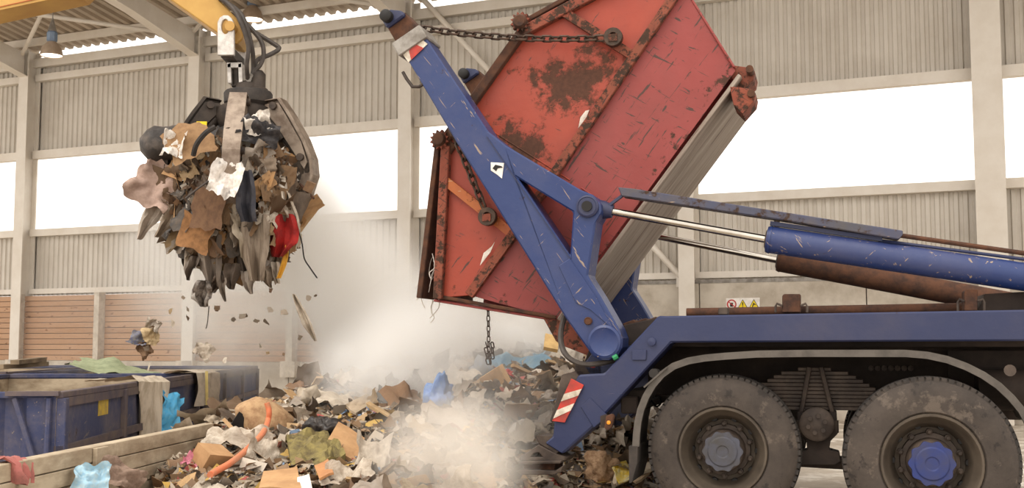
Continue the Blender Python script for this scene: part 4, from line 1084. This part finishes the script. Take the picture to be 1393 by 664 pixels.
def side_at(px): # depth of the containers' right side at a pixel column
    q = on_plane(px, 505, Vector((K1.x, K1.y, 0)), Vector((kd.y, -kd.x, 0)).normalized()); return q.y
def rimpx(px): 
    return on_plane(px, 505, Vector((K1.x, K1.y, 0)), Vector((kd.y, -kd.x, 0)).normalized())
def over_rim(name, px0, px1, pyb, m, label, cat, top=.3, seed=1, narrow=1, amp=.03):
    Y0, Y1 = side_at(px0), side_at(px1)
    yy = lambda Y: HOR + (EYE - ZR - .02) * F / Y
    a, b = on_z(px0, yy(Y0), ZR + .02), on_z(px1, yy(Y1), ZR + .02)
    return drape(name, px0, px1, HOR + (EYE-ZR-.02)*F/((Y0+Y1)/2), pyb, Y0, Y1, m, label, cat, top, seed, narrow, 16, amp)
over_rim('plastic_sheet', 187, 220, 589, simple('translucent dusty sheet', 'd0c2ae', 'b0a08a', 4, .5, lo=.4, hi=.6, stretch=(4,4,.5)), 'long beige plastic sheet hanging over the near container side', 'plastic sheet', .5, 4, .75, .05)
over_rim('white_sack', 262, 291, 549, simple('hanging sack', 'cdbfad', 'b0a290', 6, .8), 'crumpled pale sack hanging over the container near the back wall', 'sack', .4, 6, 1, .06)
yb = side_at(218)
piece('blue_plastic_bag', sheet_me('blue_plastic_bag', simple('bright blue film', '4aa8d8', '6ab4d4', 9, .5), 55, 16, .35, .2, 0, .3, 1, 4), 229, 570, yb - .1, (.34,.62,.4), (1.35,.35,1.1), 'bright blue plastic bag hanging beside the long beige sheet', 'bag')
Ys = side_at(268)
tag(origin(obj('yellow_strap', MB().prism([(0,0),(.035,0),(.05,-.42),(.015,-.42)], 0, .006, lambda x,z,y: (x,y,z)), simple('yellow strap', 'd8c078', 'bca86a', 8, .7))), 'yellow strap hanging down beside the pale sack', 'strap')
o = bpy.data.objects['yellow_strap']; p = at(268, 507, Ys); o.location = p + Vector((.17, -.16, -.40))
panel('wood_board', [(133,505,15.5),(150,490,16),(162,491,16),(146,506,15.5)], .03, flatm('loose board', 'b89670', '967850'), 'tan board sticking out of the far container', 'wood', 2, 0)
crum('green_sheet', 331, simple('pale green sheet', 'a4aa88', '8c9474', 8, .8), 160, 506, 15.6, (1.1,.5,.3), (.1,.1,.2), 'pale green sheet lying on the far container edge', 'sheet')
panel('wood_lath', [(199,509,16),(201,510,16),(205,494,16.4),(203,494,16.4)], .01, flatm('lath2', 'd8ccb8', 'b8ac98'), 'pale thin lath sticking up out of the container', 'wood', 1, 0)
for k, (a, b, y, lb) in enumerate(((0, 62, 495, 'long weathered timber lying across the far left container'), (20, 58, 489, 'short dark timber resting on the far left container'))):
    p0, p1 = at(a, y + 4, 15.4), at(b, y, 16.2)
    tag(origin(obj('timber', MB().bar(p0, p1, .12, .06), flatm('timber%d' % k, '8c7a62', '6c5c4a'), bevel=.004)), lb, 'wood')

# ------------------------------------------------------------------ excavator boom and grapple
YG = 14.0
EX = at(320, 60, YG)
boom = thing('excavator_boom', 'yellow excavator boom reaching in from the upper left', 'excavator', EX)
fe = rel(EX)
def ebeam(name, outline, y0, y1, m, label=None, bevel=.015):
    pts = [at(x, y, YG) for x, y in outline]
    return obj(name, MB().prism([(p.x - EX.x, p.z - EX.z) for p in pts], y0, y1, lambda x, z, y: (x, y, z)), m, boom, False, bevel, label)
dipper = ebeam('dipper_arm', [(225,-3),(303,52),(318,64),(328,66),(336,58),(334,44),(326,30),(300,2),(250,-52),(180,-95),(170,-60)], -.2, .22, M['yellow_boom'], 'yellow dipper arm ending above the grapple')
ebeam('main_boom', [(-260,78),(0,23),(112,-1),(175,-60),(180,-95),(100,-80),(-260,-20)], -.22, .24, M['yellow_boom'], 'yellow main boom')
obj('weld_seam', MB().bar(fe(at(0, 19, YG) + Vector((0,-.225,0))), fe(at(100, -3, YG) + Vector((0,-.225,0))), .012, .01), M['orange'], boom)
pn = fe(at(322, 46, YG))
obj('tip_pin', MB().tube([pn + Vector((0,-.36,0)), pn + Vector((0,.36,0))], .06, 16), M['yellow_boom'], boom, True)
GR = at(333, 150, YG)
gr = thing('orange_peel_grapple', 'dusty steel claw grapple gripping a big bundle of waste', 'grapple', GR)
fg = rel(GR)
def gp(px, py, dy=0): return fg(at(px, py, YG) + Vector((0, dy, 0)))
whm = simple('worn light steel', 'd8d2ca', 'a8a098', 8, .4, .3)
def gprism(name, loops, y0, y1, m, parent=gr, bevel=.006, label=None):
    L = [[(gp(*p).x, gp(*p).z) for p in l] for l in loops]
    return obj(name, MB().prism(L, y0, y1, lambda x, z, y: (x, y, z)), m, parent, False, bevel, label)
def oval(cx_, cy_, rx, ry, n=18, rev=False):
    p = [(cx_ + rx*cos(2*pi*k/n), cy_ + ry*sin(2*pi*k/n)) for k in range(n)]; return p[::-1] if rev else p
plate = [(305,84),(305,40),(308,34),(313,31),(319,31),(324,35),(327,42),(327,84)]
for y in (-.33, .27):
    gprism('link_plate', [plate, oval(315.5, 46, 5.5, 10, rev=True)], y, y + .06, whm, label='pale worn link plate with an oval eye')
gprism('link_bridge', [[(308,72),(325,72),(325,86),(308,86)]], -.28, .28, M['claw_dark'])
for x in ((312,317), (327,332)):
    gprism('yoke', [[(x[0],90),(x[1],88),(x[1]+1,116),(x[0]+1,116)]], -.12, .12, whm)
gprism('yoke', [[(312,88),(332,88),(332,95),(312,95)]], -.12, .12, whm)
obj('knuckle', MB().tube([gp(322,84), gp(323,118)], .07, 12), M['claw_dark'], gr, True)
c0 = gp(338, 120)
fr = lambda a, b, y: (c0.x + a, c0.y + b, y)
zz = lambda py: gp(338, py).z
obj('swivel_neck', MB().lathe([(.16, zz(126)), (.15, zz(115)), (.1, zz(112))], fr, 20), M['claw_dark'], gr, True)
obj('rotator', MB().lathe([(.24, zz(146)), (.285, zz(141)), (.29, zz(128)), (.27, zz(125)), (.15, zz(124))], fr, 28), M['rubber_dark'], gr, True, label='dark round rotator drum')
mo = gp(352, 134, -.05)
obj('rotator_motor', MB().lathe([(.12, mo.z), (.12, mo.z+.1), (.09, mo.z+.12), (.09, mo.z+.28), (.05, mo.z+.33)], lambda a, b, y: (mo.x+a, mo.y+b, y), 14), M['claw_dark'], gr, True)
obj('hose_fitting', MB().tube([gp(340,118,-.1), gp(343,108,-.1), gp(346,104,-.1)], .035, 8), M['galv'], gr, True)
# hub and tines
hc = gp(333, 152)
obj('hub', MB().lathe([(.30, hc.z - .22), (.36, hc.z - .1), (.36, hc.z + .02), (.2, hc.z + .1)], lambda a, b, y: (hc.x+a, hc.y+b, y), 20), M['claw_dark'], gr, True)
prof_o = [(.30,.10),(.48,.12),(.62,-.08),(.80,-.38),(.90,-.62),(.92,-.82),(.84,-1.08),(.66,-1.32),(.50,-1.46)]
prof_i = [(.50,-1.46),(.60,-1.22),(.70,-1.0),(.74,-.80),(.70,-.60),(.58,-.36),(.42,-.14),(.30,-.08)]
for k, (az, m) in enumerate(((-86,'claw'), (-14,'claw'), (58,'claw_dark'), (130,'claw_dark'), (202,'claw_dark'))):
    a = R_(az); d = Vector((cos(a), sin(a), 0)); n = Vector((-sin(a), cos(a), 0))
    f3 = lambda r, z, y: hc + d*r + n*y + Vector((0,0,z))
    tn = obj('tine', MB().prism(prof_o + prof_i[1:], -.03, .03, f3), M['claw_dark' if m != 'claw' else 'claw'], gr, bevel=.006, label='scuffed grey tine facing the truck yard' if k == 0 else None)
    # shell plate wrapped along the outer edge, narrowing to the tip
    sh_ = MB(); w_ = [.095,.10,.105,.105,.10,.10,.09,.06,.03]
    for i in range(len(prof_o)-1):
        (r0,z0),(r1,z1) = prof_o[i], prof_o[i+1]
        vs = []
        for r, z, ww in ((r0,z0,w_[i]),(r1,z1,w_[i+1])):
            for q in (0, -.035):
                for sgn in (-1, 1): vs.append(f3(r + .02 + q, z + .01 + q*.4, sgn*ww))
        sh_.add(vs, [(0,1,5,4),(2,6,7,3),(0,4,6,2),(1,3,7,5),(0,2,3,1),(4,5,7,6)])
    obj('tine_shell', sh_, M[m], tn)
    for q in (-.075, .075):
        obj('side_plate', MB().prism([(.30,.06),(.48,.07),(.60,-.12),(.78,-.42),(.86,-.66),(.82,-.74),(.66,-.50),(.44,-.18),(.32,-.05)], q-.012, q+.012, f3), M[m], tn, bevel=.003)
    for r, z in ((.42,.03), (.78,-.6)):
        obj('pivot_pin', MB().tube([f3(r,z,-.13), f3(r,z,.13)], .045, 12), M['darkmetal'], tn, True)
    obj('tine_cylinder', MB().tube([f3(.28,-.02,0), f3(.52,-.36,0)], .065, 12).tube([f3(.52,-.36,0), f3(.68,-.56,0)], .03, 10), M['claw_dark'], gr, True)
q = obj('yellow_mark', MB().box(-.06, .06, -.01, 0, -.05, .05), M['signyellow'], gr, label='yellow mark on the left tine'); q.location = gp(287,180,-.42)
# hoses from the boom tip looping down to the rotator
for k, P in enumerate((((300,2,-.26),(322,18,-.3),(336,40,-.35),(345,70,-.3),(342,96,-.25),(340,110,-.12)),
                       ((304,4,-.2),(330,22,-.2),(342,44,-.25),(348,72,-.2),(347,92,-.1),(346,104,-.1)),
                       ((318,26,.0),(345,42,.05),(372,58,.1),(377,64,.1),(366,73,.05),(350,82,0),(347,98,-.05)),
                       ((316,22,-.1),(338,36,-.1),(357,58,-.1),(361,76,-.1),(357,90,-.1),(350,98,-.1),(346,106,-.1)))):
    tag(origin(obj('hydraulic_hose', MB().tube(smooth_path([at(x, y, YG) + Vector((0, d, 0)) for x, y, d in P]), .028, 8), M['hose'], smooth=True)),
        ('front grey hose running straight down beside the link plate', 'second grey hose close behind the front one', 'grey hose swinging widest to the right of the grapple head', 'grey hose making the smaller loop right of the grapple head')[k], 'hose', 'grapple hoses')

# ------------------------------------------------------------------ the bundle of waste in the claws
BC = at(325, 262, YG)
core = lump_me('packed_waste', P_['core'], 5, .35, 4, (1.35,1.3,1.5), 2.2)
co = link('packed_waste', core); co.location = BC + Vector((.05,.05,.1)); co.scale = (.92,.9,.95); co['kind'] = 'stuff'
co['label'] = 'dense packed brown waste squeezed between the claws'; co['category'] = 'waste'
def on_bundle(rnd):
    a = rnd.uniform(-pi, 0) if rnd.random() < .8 else rnd.uniform(0, pi); e = rnd.uniform(-1.35, .75)
    d = Vector((cos(a)*cos(e), sin(a)*cos(e), sin(e)))
    return BC + Vector((d.x*.80, d.y*.72, d.z*.80 - .05)), d
litter('bundle_bits', 'countless small scraps packed in the grapple bundle', [rgb(c) for c in ('b58a5c','96704a','7a5a3e','5a4434','3a3634','4a443e','8a7a68','c4b8a8','d8cec0','9a8672','6a5442')], 2200, on_bundle, .02, .075, 9, 0, True)
BK = [('cardboard_piece', 'cardboard', 'torn %s cardboard piece', SHEET['card'], 'card', 40, .14, .34), ('brown_rag', 'rag', 'limp %s rag', SHEET['brown'], 'brown', 44, .16, .36),
      ('dark_plastic', 'plastic scrap', 'crumpled %s plastic', SHEET['dark'], 'dark', 30, .14, .34), ('plastic_film', 'plastic film', 'wrinkled %s film', SHEET['film'], 'film', 34, .14, .36),
      ('paper_scrap', 'paper', 'ragged %s paper', SHEET['paper'], 'paper', 24, .08, .2)]
rnd = random.Random(21)
for name, cat, label, meshes, pal, n, smin, smax in BK:
    for k in range(n):
        p, d = on_bundle(rnd); s = s0 = rnd.uniform(smin, smax)
        o = link(name, rnd.choice(meshes)); adj, m = rnd.choice(SH[pal]); own(o, m)
        o.location = p + d*.03
        low = d.z < -.2
        o.scale = (s*rnd.uniform(.6,1), s*rnd.uniform(1, 1.9 if low else 1.2), s)
        o.rotation_euler = (pi/2 + rnd.gauss(0, .35), rnd.gauss(0, .5), math.atan2(d.y, d.x) + pi/2 + rnd.gauss(0, .5))
        side = 'left' if p.x < BC.x - .28 else 'right' if p.x > BC.x + .28 else 'middle'
        where = ('at the upper %s' if d.z > .25 else 'at the %s' if d.z > -.45 else 'hanging from the lower %s') % side
        if d.y > .3: where = 'on the far side'
        lb = ('larger ' if s0 > (smin+smax)/2 else 'small ') + (label % adj) + ' ' + where + ' of the grapple bundle'; tag(o, lb, cat, cat + ' pieces in the grapple bundle')
# pieces of the bundle that can be told apart
def bl(px, py, dy): return at(px, py, YG) + Vector((0, dy, 0))
def strip(name, pts, wd, m, label, cat, amp=.05, n=16, seed=1):
    """limp strip hung through the given points; wd gives half widths"""
    P = smooth_path(pts, 5); L = len(P); mb = MB(); vs = []; q = 7
    for i, p in enumerate(P):
        t = i/(L-1); k = t*(len(wd)-1); a = int(min(k, len(wd)-2)); ww = wd[a] + (wd[a+1]-wd[a])*(k-a)
        for j in range(q):
            u = j/(q-1)*2-1
            vs.append(p + Vector((u*ww, amp*sin(u*5 + seed) + amp*nz((u*2, t*3, seed)), amp*.5*nz((u*3, t*4, seed+5)))))
    return tag(origin(obj(name, mb.add(vs, [(i*q+j, i*q+j+1, (i+1)*q+j+1, (i+1)*q+j) for i in range(L-1) for j in range(q-1)]), m, smooth=True)), label, cat)
# big black roll
P0, P1 = bl(207,205,-.45), bl(322,196,-.25); mb = MB(); nn = 18; vs = []; dv = (P1-P0); dn = dv.normalized(); up = Vector((0,0,1)); sdv = dn.cross(up).normalized(); up = sdv.cross(dn)
for i in range(13):
    t = i/12; r = .235*(1 - .35*t) * (.35 if i == 0 else .8 if i == 1 else 1)
    for k in range(nn):
        a = 2*pi*k/nn; rr = r*(1 + .22*nz((cos(a)*1.5, sin(a)*1.5, t*4)) + .1*nz((cos(a)*4, sin(a)*4, t*9)))
        vs.append(P0 + dv*t + up*rr*cos(a) + sdv*rr*sin(a))
mb.add(vs, [(i*nn+k, i*nn+(k+1)%nn, (i+1)*nn+(k+1)%nn, (i+1)*nn+k) for i in range(12) for k in range(nn)] + [tuple(range(nn))])
tag(origin(obj('tarp_roll', mb, simple('sooty roll', '3a3532', '6e635a', 4, .6, 0, .03, .45, .7), smooth=True)), 'big black rolled tarp sticking out left of the grapple', 'roll')
crum('pink_sheet', 401, simple('dusty pink sheet', 'bba091', 'a48a7c', 6, .8), 0, 0, 1, (.5,.5,.4), (1.4,.5,.3), 'dusty pink sheet hanging at the left of the bundle', 'sheet').location = bl(224,258,-.45)
crum('tan_carton', 402, simple('tan carton', 'a2805c', '8a6a4c', 5, .9), 0, 0, 1, (.5,.4,.3), (1.2,-.5,.2), 'big tan carton piece in front of the black roll', 'cardboard', 8, .25, 1.5).location = bl(284,212,-.85)
crum('tan_carton', 403, simple('orange carton', '9c7048', '7c5838', 5, .9), 0, 0, 1, (.34,.36,.3), (1.5,.3,.1), 'orange brown carton piece hanging low in the bundle', 'cardboard', 8, .35, 1.5).location = bl(289,325,-.75)
crum('brown_carton', 404, simple('brown carton', '7a5c44', '644a38', 5, .9), 0, 0, 1, (.34,.46,.2), (1.5,.1,.2), 'flat brown carton in the middle of the bundle', 'cardboard', 6, .12, 1.2).location = bl(308,295,-.85)
crum('white_rag', 405, simple('white rag', 'efe8e0', 'cfc4b8', 8, .8), 0, 0, 1, (.34,.42,.5), (1.3,.3,.3), 'bright white rag caught below the front tine', 'rag').location = bl(333,262,-.98)
crum('white_film', 406, simple('white film b', 'e6ded4', 'c4b8aa', 8, .6), 0, 0, 1, (.26,.3,.4), (1.3,.2,.1), 'white film on the left of the front tine', 'plastic film').location = bl(266,215,-.9)
crum('white_film', 407, simple('white film c', 'e2d8cc', 'c0b4a6', 8, .6), 0, 0, 1, (.3,.26,.4), (1.2,-.3,.3), 'white film tucked between hub and right tine', 'plastic film').location = bl(367,186,-.6)
crum('black_bundle', 408, simple('black cloth', '2c2a2c', '4c4644', 8, .6), 0, 0, 1, (.44,.28,.5), (1.2,.1,.2), 'black glossy film bundle right of the front tine', 'plastic film').location = bl(366,198,-.6)
strip('dark_jacket', [bl(356,246,-.85), bl(358,270,-.92), bl(357,292,-.9), bl(360,312,-.85)], [.07,.11,.12,.1], simple('slate cloth', '34343c', '4a484c', 8, .7), 'slate dark jacket hanging under the white rag', 'cloth', .06)
strip('red_cloth', [bl(398,298,-.5), bl(399,315,-.55), bl(397,335,-.55), bl(388,354,-.5)], [.10,.17,.17,.07], simple('red cloth', 'a8241e', '7c1c1a', 8, .8), 'deep red cloth hanging at the lower right of the bundle', 'cloth', .07)
strip('yellow_strip', [bl(401,338,-.5), bl(400,350,-.5), bl(396,366,-.5), bl(390,382,-.5)], [.02,.03,.035,.03], simple('amber strip', 'd8a034', 'c08c30', 8, .7), 'amber yellow strip dangling below the red cloth', 'strip', .01)
strip('beige_curtain', [bl(362,300,-.6), bl(361,325,-.65), bl(362,352,-.65), bl(364,386,-.6)], [.17,.2,.16,.09], simple('beige curtain', '9a8a78', '7c6c5c', 5, .8, stretch=(5,5,.6)), 'grey beige curtain hanging low under the grapple', 'cloth', .08)
strip('grey_curtain', [bl(302,325,-.5), bl(299,345,-.5), bl(300,368,-.45), bl(303,394,-.4)], [.14,.15,.13,.09], simple('grey curtain', '7e7166', '9a8c7e', 5, .8, stretch=(5,5,.6)), 'smoky grey cloth hanging lowest under the grapple', 'cloth', .08)
strip('dark_rag', [bl(340,325,-.4), bl(341,345,-.4), bl(345,362,-.4), bl(347,378,-.4)], [.08,.1,.11,.07], simple('dark rag', '5c5046', '463c34', 6, .8), 'dark brown rag between the two hanging curtains', 'rag', .06)
strip('pale_rag', [bl(232,270,-.4), bl(224,290,-.4), bl(214,308,-.4), bl(204,330,-.4)], [.12,.13,.11,.04], simple('pale rag', 'b0a294', '8e8274', 6, .8), 'grey pale rag trailing off the lower left of the bundle', 'rag', .06)
strip('pale_rag', [bl(256,285,-.5), bl(248,300,-.5), bl(240,315,-.5), bl(230,328,-.5)], [.08,.1,.08,.04], simple('pale rag b', '8a7a68', '6e6052', 6, .8), 'brownish rag trailing beside the grey pale rag', 'rag', .05)
strip('pale_rag', [bl(272,330,-.4), bl(270,345,-.4), bl(268,358,-.4), bl(266,370,-.4)], [.04,.06,.05,.04], simple('pale rag c', 'a09284', '857868', 6, .8), 'narrow pale rag left of the orange brown carton', 'rag', .03)
strip('white_strand', [bl(398,268,-.5), bl(404,290,-.5), bl(410,305,-.5), bl(416,318,-.5)], [.05,.08,.07,.03], W_, 'white rags trailing down at the right edge of the bundle', 'rag', .06)
for k, (x, y, x2, y2, wd, nm, c, c2, lb) in enumerate(((330,362,326,396,.09,'dark_rag','6a5c50','504439','brown pointed rag trailing under the middle of the bundle'),(348,372,352,402,.07,'pale_rag','b4a698','94877a','pale pointed rag trailing right of the brown one'),
    (372,366,378,394,.08,'pale_rag','a89682','8a7a68','tan ragged strip trailing below the amber strip'),(278,352,268,384,.08,'dark_rag','75685c','5a4e44','smoky pointed rag trailing at the lower left of the bundle'),(312,372,318,412,.06,'pale_rag','8c7e70','706458','thin grey rag trailing beside the silvery foil'),(384,360,388,388,.05,'pale_rag','bcae9c','9c8e7e','narrow pale strip between curtain and amber strip'))):
    strip(nm, [bl(x,y,-.45), bl((x*2+x2)/3+1,(y*2+y2)/3,-.48), bl((x+2*x2)/3-1,(y+2*y2)/3,-.46), bl(x2,y2,-.4)], [wd,wd*1.1,wd*.7,.012], simple('trailing rag %d' % k, c, c2, 6, .8), lb, 'rag', .05, 16, k+3)
strip('silver_foil', [bl(290,384,-.4), bl(288,395,-.45), bl(285,406,-.4), bl(290,419,-.4)], [.05,.13,.13,.05], simple('crinkled foil', 'd8cec4', '6a5e54', 16, .3, .6, .05), 'crinkled silvery foil at the very bottom of the bundle', 'foil', .10)
strip('silver_foil', [bl(312,375,-.4), bl(310,385,-.45), bl(306,392,-.4), bl(300,400,-.4)], [.04,.09,.09,.04], simple('crinkled foil b', '8a7a6c', '4c4038', 16, .4, .4, .05), 'dark crinkled foil beside the silvery foil', 'foil', .08)
for nm, P, r, m, lb, ct in (('black_strap', ((321,194,-1.02),(311,203,-1.08),(300,217,-1.08),(294,230,-1.02)), .03, 'rubber_dark', 'black curved strap across the front tine', 'strap'),
    ('thin_wire', ((414,318,-.4),(419,335,-.4),(422,355,-.4),(430,368,-.4),(439,381,-.4)), .008, 'black', 'thin black wire dangling to the right of the red cloth', 'wire'),
    ('thin_wire', ((296,418,-.4),(295,430,-.4),(294,440,-.4),(292,448,-.4)), .006, 'darkmetal', 'thin dark string hanging under the silvery foil', 'string'),
    ('thin_stick', ((416,256,-.4),(425,266,-.4),(435,276,-.4)), .014, 'rust', 'thin brown stick poking out to the right of the bundle', 'stick'),
    ('thin_wire', ((284,284,-1),(300,272,-1.02),(314,262,-1.02),(326,252,-1)), .012, 'hose', 'pale curved cord across the middle of the bundle', 'cord')):
    tag(origin(obj(nm, MB().tube(smooth_path([bl(*p) for p in P]), r, 7), M[m], smooth=True)), lb, ct)
bx('cardboard_box', simple('small brown box', '6e5440', '8a6c50', 8, .9), 421, 254, YG - .4, (.11,.1,.12), (.3,.4,.2), 'small brown box at the right edge of the bundle', 'box')
# scraps falling from the claws
strip('falling_strip', [at(399,400,13.4), at(408,420,13.4), at(418,442,13.4), at(429,464,13.4)], [.02,.05,.06,.02], W_, 'long white strip falling right of the concrete post', 'strip', .04)
crum('falling_scrap', 411, W_, 275, 480, 14, (.22,.18,.3), (1.0,.5,.2), 'white scrap falling in front of the plank wall', 'scrap')
for k, (x, y, c, c2, s_, lb) in enumerate(((188,462,'6a6c84','8a8478',.2,'slate blue'),(204,458,'d0b890','b49a74',.2,'straw coloured'),(195,473,'8a6c50','6a5240',.16,'brown'),(210,440,'c8bcae','a89c8c',.16,'pale'))):
    crum('falling_scrap', 420+k, simple('falling scrap %d' % k, c, c2, 8, .8), x, y, 14, (s_,s_,s_*1.3), (1.0,.5+k,.2), lb + ' scrap falling in front of the left plank wall', 'scrap')
rnd = random.Random(4)
for k in range(26):
    x, y = rnd.uniform(190, 440), rnd.uniform(395, 490)
    pal = rnd.choice(['paper', 'brown', 'film']); adj, m = rnd.choice(SH[pal]); s = rnd.uniform(.03, .07)
    o = link('falling_scrap', rnd.choice(SHEET['paper'])); own(o, m); o.location = at(x, y, rnd.uniform(13.2, 14.6)); o.scale = (s, s*1.3, s); o.rotation_euler = (rnd.uniform(0,3), rnd.uniform(0,3), rnd.uniform(0,3))
    lb = 'tiny %s scrap falling below the grapple, %s' % (adj, 'left of its foil' if x < 285 else 'right of its foil'); tag(o, lb, 'scrap', 'tiny falling scraps')
# strings spilling out of the skip's end gate
fm = simple('white strands', 'd8cec2', 'a89c90', 9, .6)
for k in range(10):
    p0 = TW @ V(588 + k*.6, 345 + k*5, SK0 + .05 + .03*k); p = [p0]
    for j in range(4): p.append(p[-1] + Vector((random.uniform(-.05,.03), random.uniform(-.03,.03), -random.uniform(.03,.11))))
    tag(origin(obj('loose_strand', MB().tube(smooth_path(p, 3), .004, 5), fm, smooth=True)), 'thin white strand spilling from the gate of the skip', 'strand', 'strands at the skip gate')

# ------------------------------------------------------------------ dust in the air
def dust_mat(name, dens, seed, scale=2.0, lo=.42, hi=.68, col=(1,.99,.97,1), base=.15, core=.15):
    m = bpy.data.materials.new(name); m.use_nodes = True; t = m.node_tree; t.nodes.clear()
    N = lambda k, **kw: [setattr(x, a, b) or x for x in [t.nodes.new(k)] for a, b in (kw.items() or [('hide', False)])][0]
    o = N('ShaderNodeOutputMaterial'); v = N('ShaderNodeVolumePrincipled'); t.links.new(v.outputs[0], o.inputs['Volume'])
    v.inputs['Color'].default_value = col; v.inputs['Anisotropy'].default_value = 0
    tc = N('ShaderNodeTexCoord'); ln = N('ShaderNodeVectorMath', operation='LENGTH'); t.links.new(tc.outputs['Object'], ln.inputs[0])
    fo = N('ShaderNodeMapRange', interpolation_type='SMOOTHSTEP'); fo.inputs[1].default_value = 1.0; fo.inputs[2].default_value = core; fo.inputs[3].default_value = 0; fo.inputs[4].default_value = 1
    t.links.new(ln.outputs['Value'], fo.inputs[0])
    nz_ = N('ShaderNodeTexNoise'); nz_.inputs['Scale'].default_value = scale; nz_.inputs['Detail'].default_value = 3; nz_.inputs['Distortion'].default_value = .4
    ad = N('ShaderNodeVectorMath', operation='ADD'); ad.inputs[1].default_value = (seed*3.1, seed*1.7, 0); t.links.new(tc.outputs['Object'], ad.inputs[0]); t.links.new(ad.outputs[0], nz_.inputs['Vector'])
    rp = N('ShaderNodeMapRange'); rp.inputs[1].default_value = lo; rp.inputs[2].default_value = hi; rp.inputs[3].default_value = base; rp.inputs[4].default_value = 1
    t.links.new(nz_.outputs['Fac'], rp.inputs[0])
    m1 = N('ShaderNodeMath', operation='MULTIPLY'); m2 = N('ShaderNodeMath', operation='MULTIPLY'); m2.inputs[1].default_value = dens
    t.links.new(fo.outputs[0], m1.inputs[0]); t.links.new(rp.outputs[0], m1.inputs[1]); t.links.new(m1.outputs[0], m2.inputs[0]); t.links.new(m2.outputs[0], v.inputs['Density'])
    return m
def dust(c, rad, rot, dens, seed, label, **kw):
    bm = bmesh.new(); bmesh.ops.create_icosphere(bm, subdivisions=3, radius=1); me = bpy.data.meshes.new('dust_cloud'); bm.to_mesh(me); bm.free()
    me.materials.append(dust_mat('dust %d' % seed, dens, seed, **kw))
    o = link('dust_cloud', me); o.location = c; o.scale = rad; o.rotation_euler = rot; o['kind'] = 'stuff'; o['label'] = label; o['category'] = 'dust'
WARM = (1, .99, .97, 1)
dust(at(330, 340, 15.9), (2.0, 1.2, 2.0), (0, 0, 0), 4.2, 1, 'pale dust hanging around and below the grapple', col=WARM)
dust(at(495, 425, 15.3), (1.25, 1.2, 2.7), (0, R_(-33), 0), 6.0, 2, 'dense slanting dust plume between grapple and skip', base=.35, col=WARM)
dust(at(612, 632, 7.6), (.62, .8, .56), (0, 0, 0), 3.1, 3, 'low dense dust cloud billowing before the heap', scale=1.8, base=.5, core=.28, col=(.95, .90, .83, 1))
dust(at(655, 462, 14.2), (1.9, 1.4, .95), (0, R_(8), 0), 2.6, 4, 'thin dust drifting under the tipped skip', col=WARM)
dust(at(250, 440, 16.9), (3.2, 1.6, 1.7), (0, 0, 0), .3, 5, 'faint dust veil before the plank wall', col=WARM)
dust(at(545, 500, 11.4), (1.2, .9, .8), (0, R_(-30), 0), 5.0, 6, 'dust rolling down onto the heap left of the blue bag', base=.3, col=WARM)
dust(at(670, 560, 9.9), (.8, .5, .75), (0, 0, 0), 1.8, 7, 'thin dust before the heap left of the hazard panel', col=(.985, .955, .91, 1))
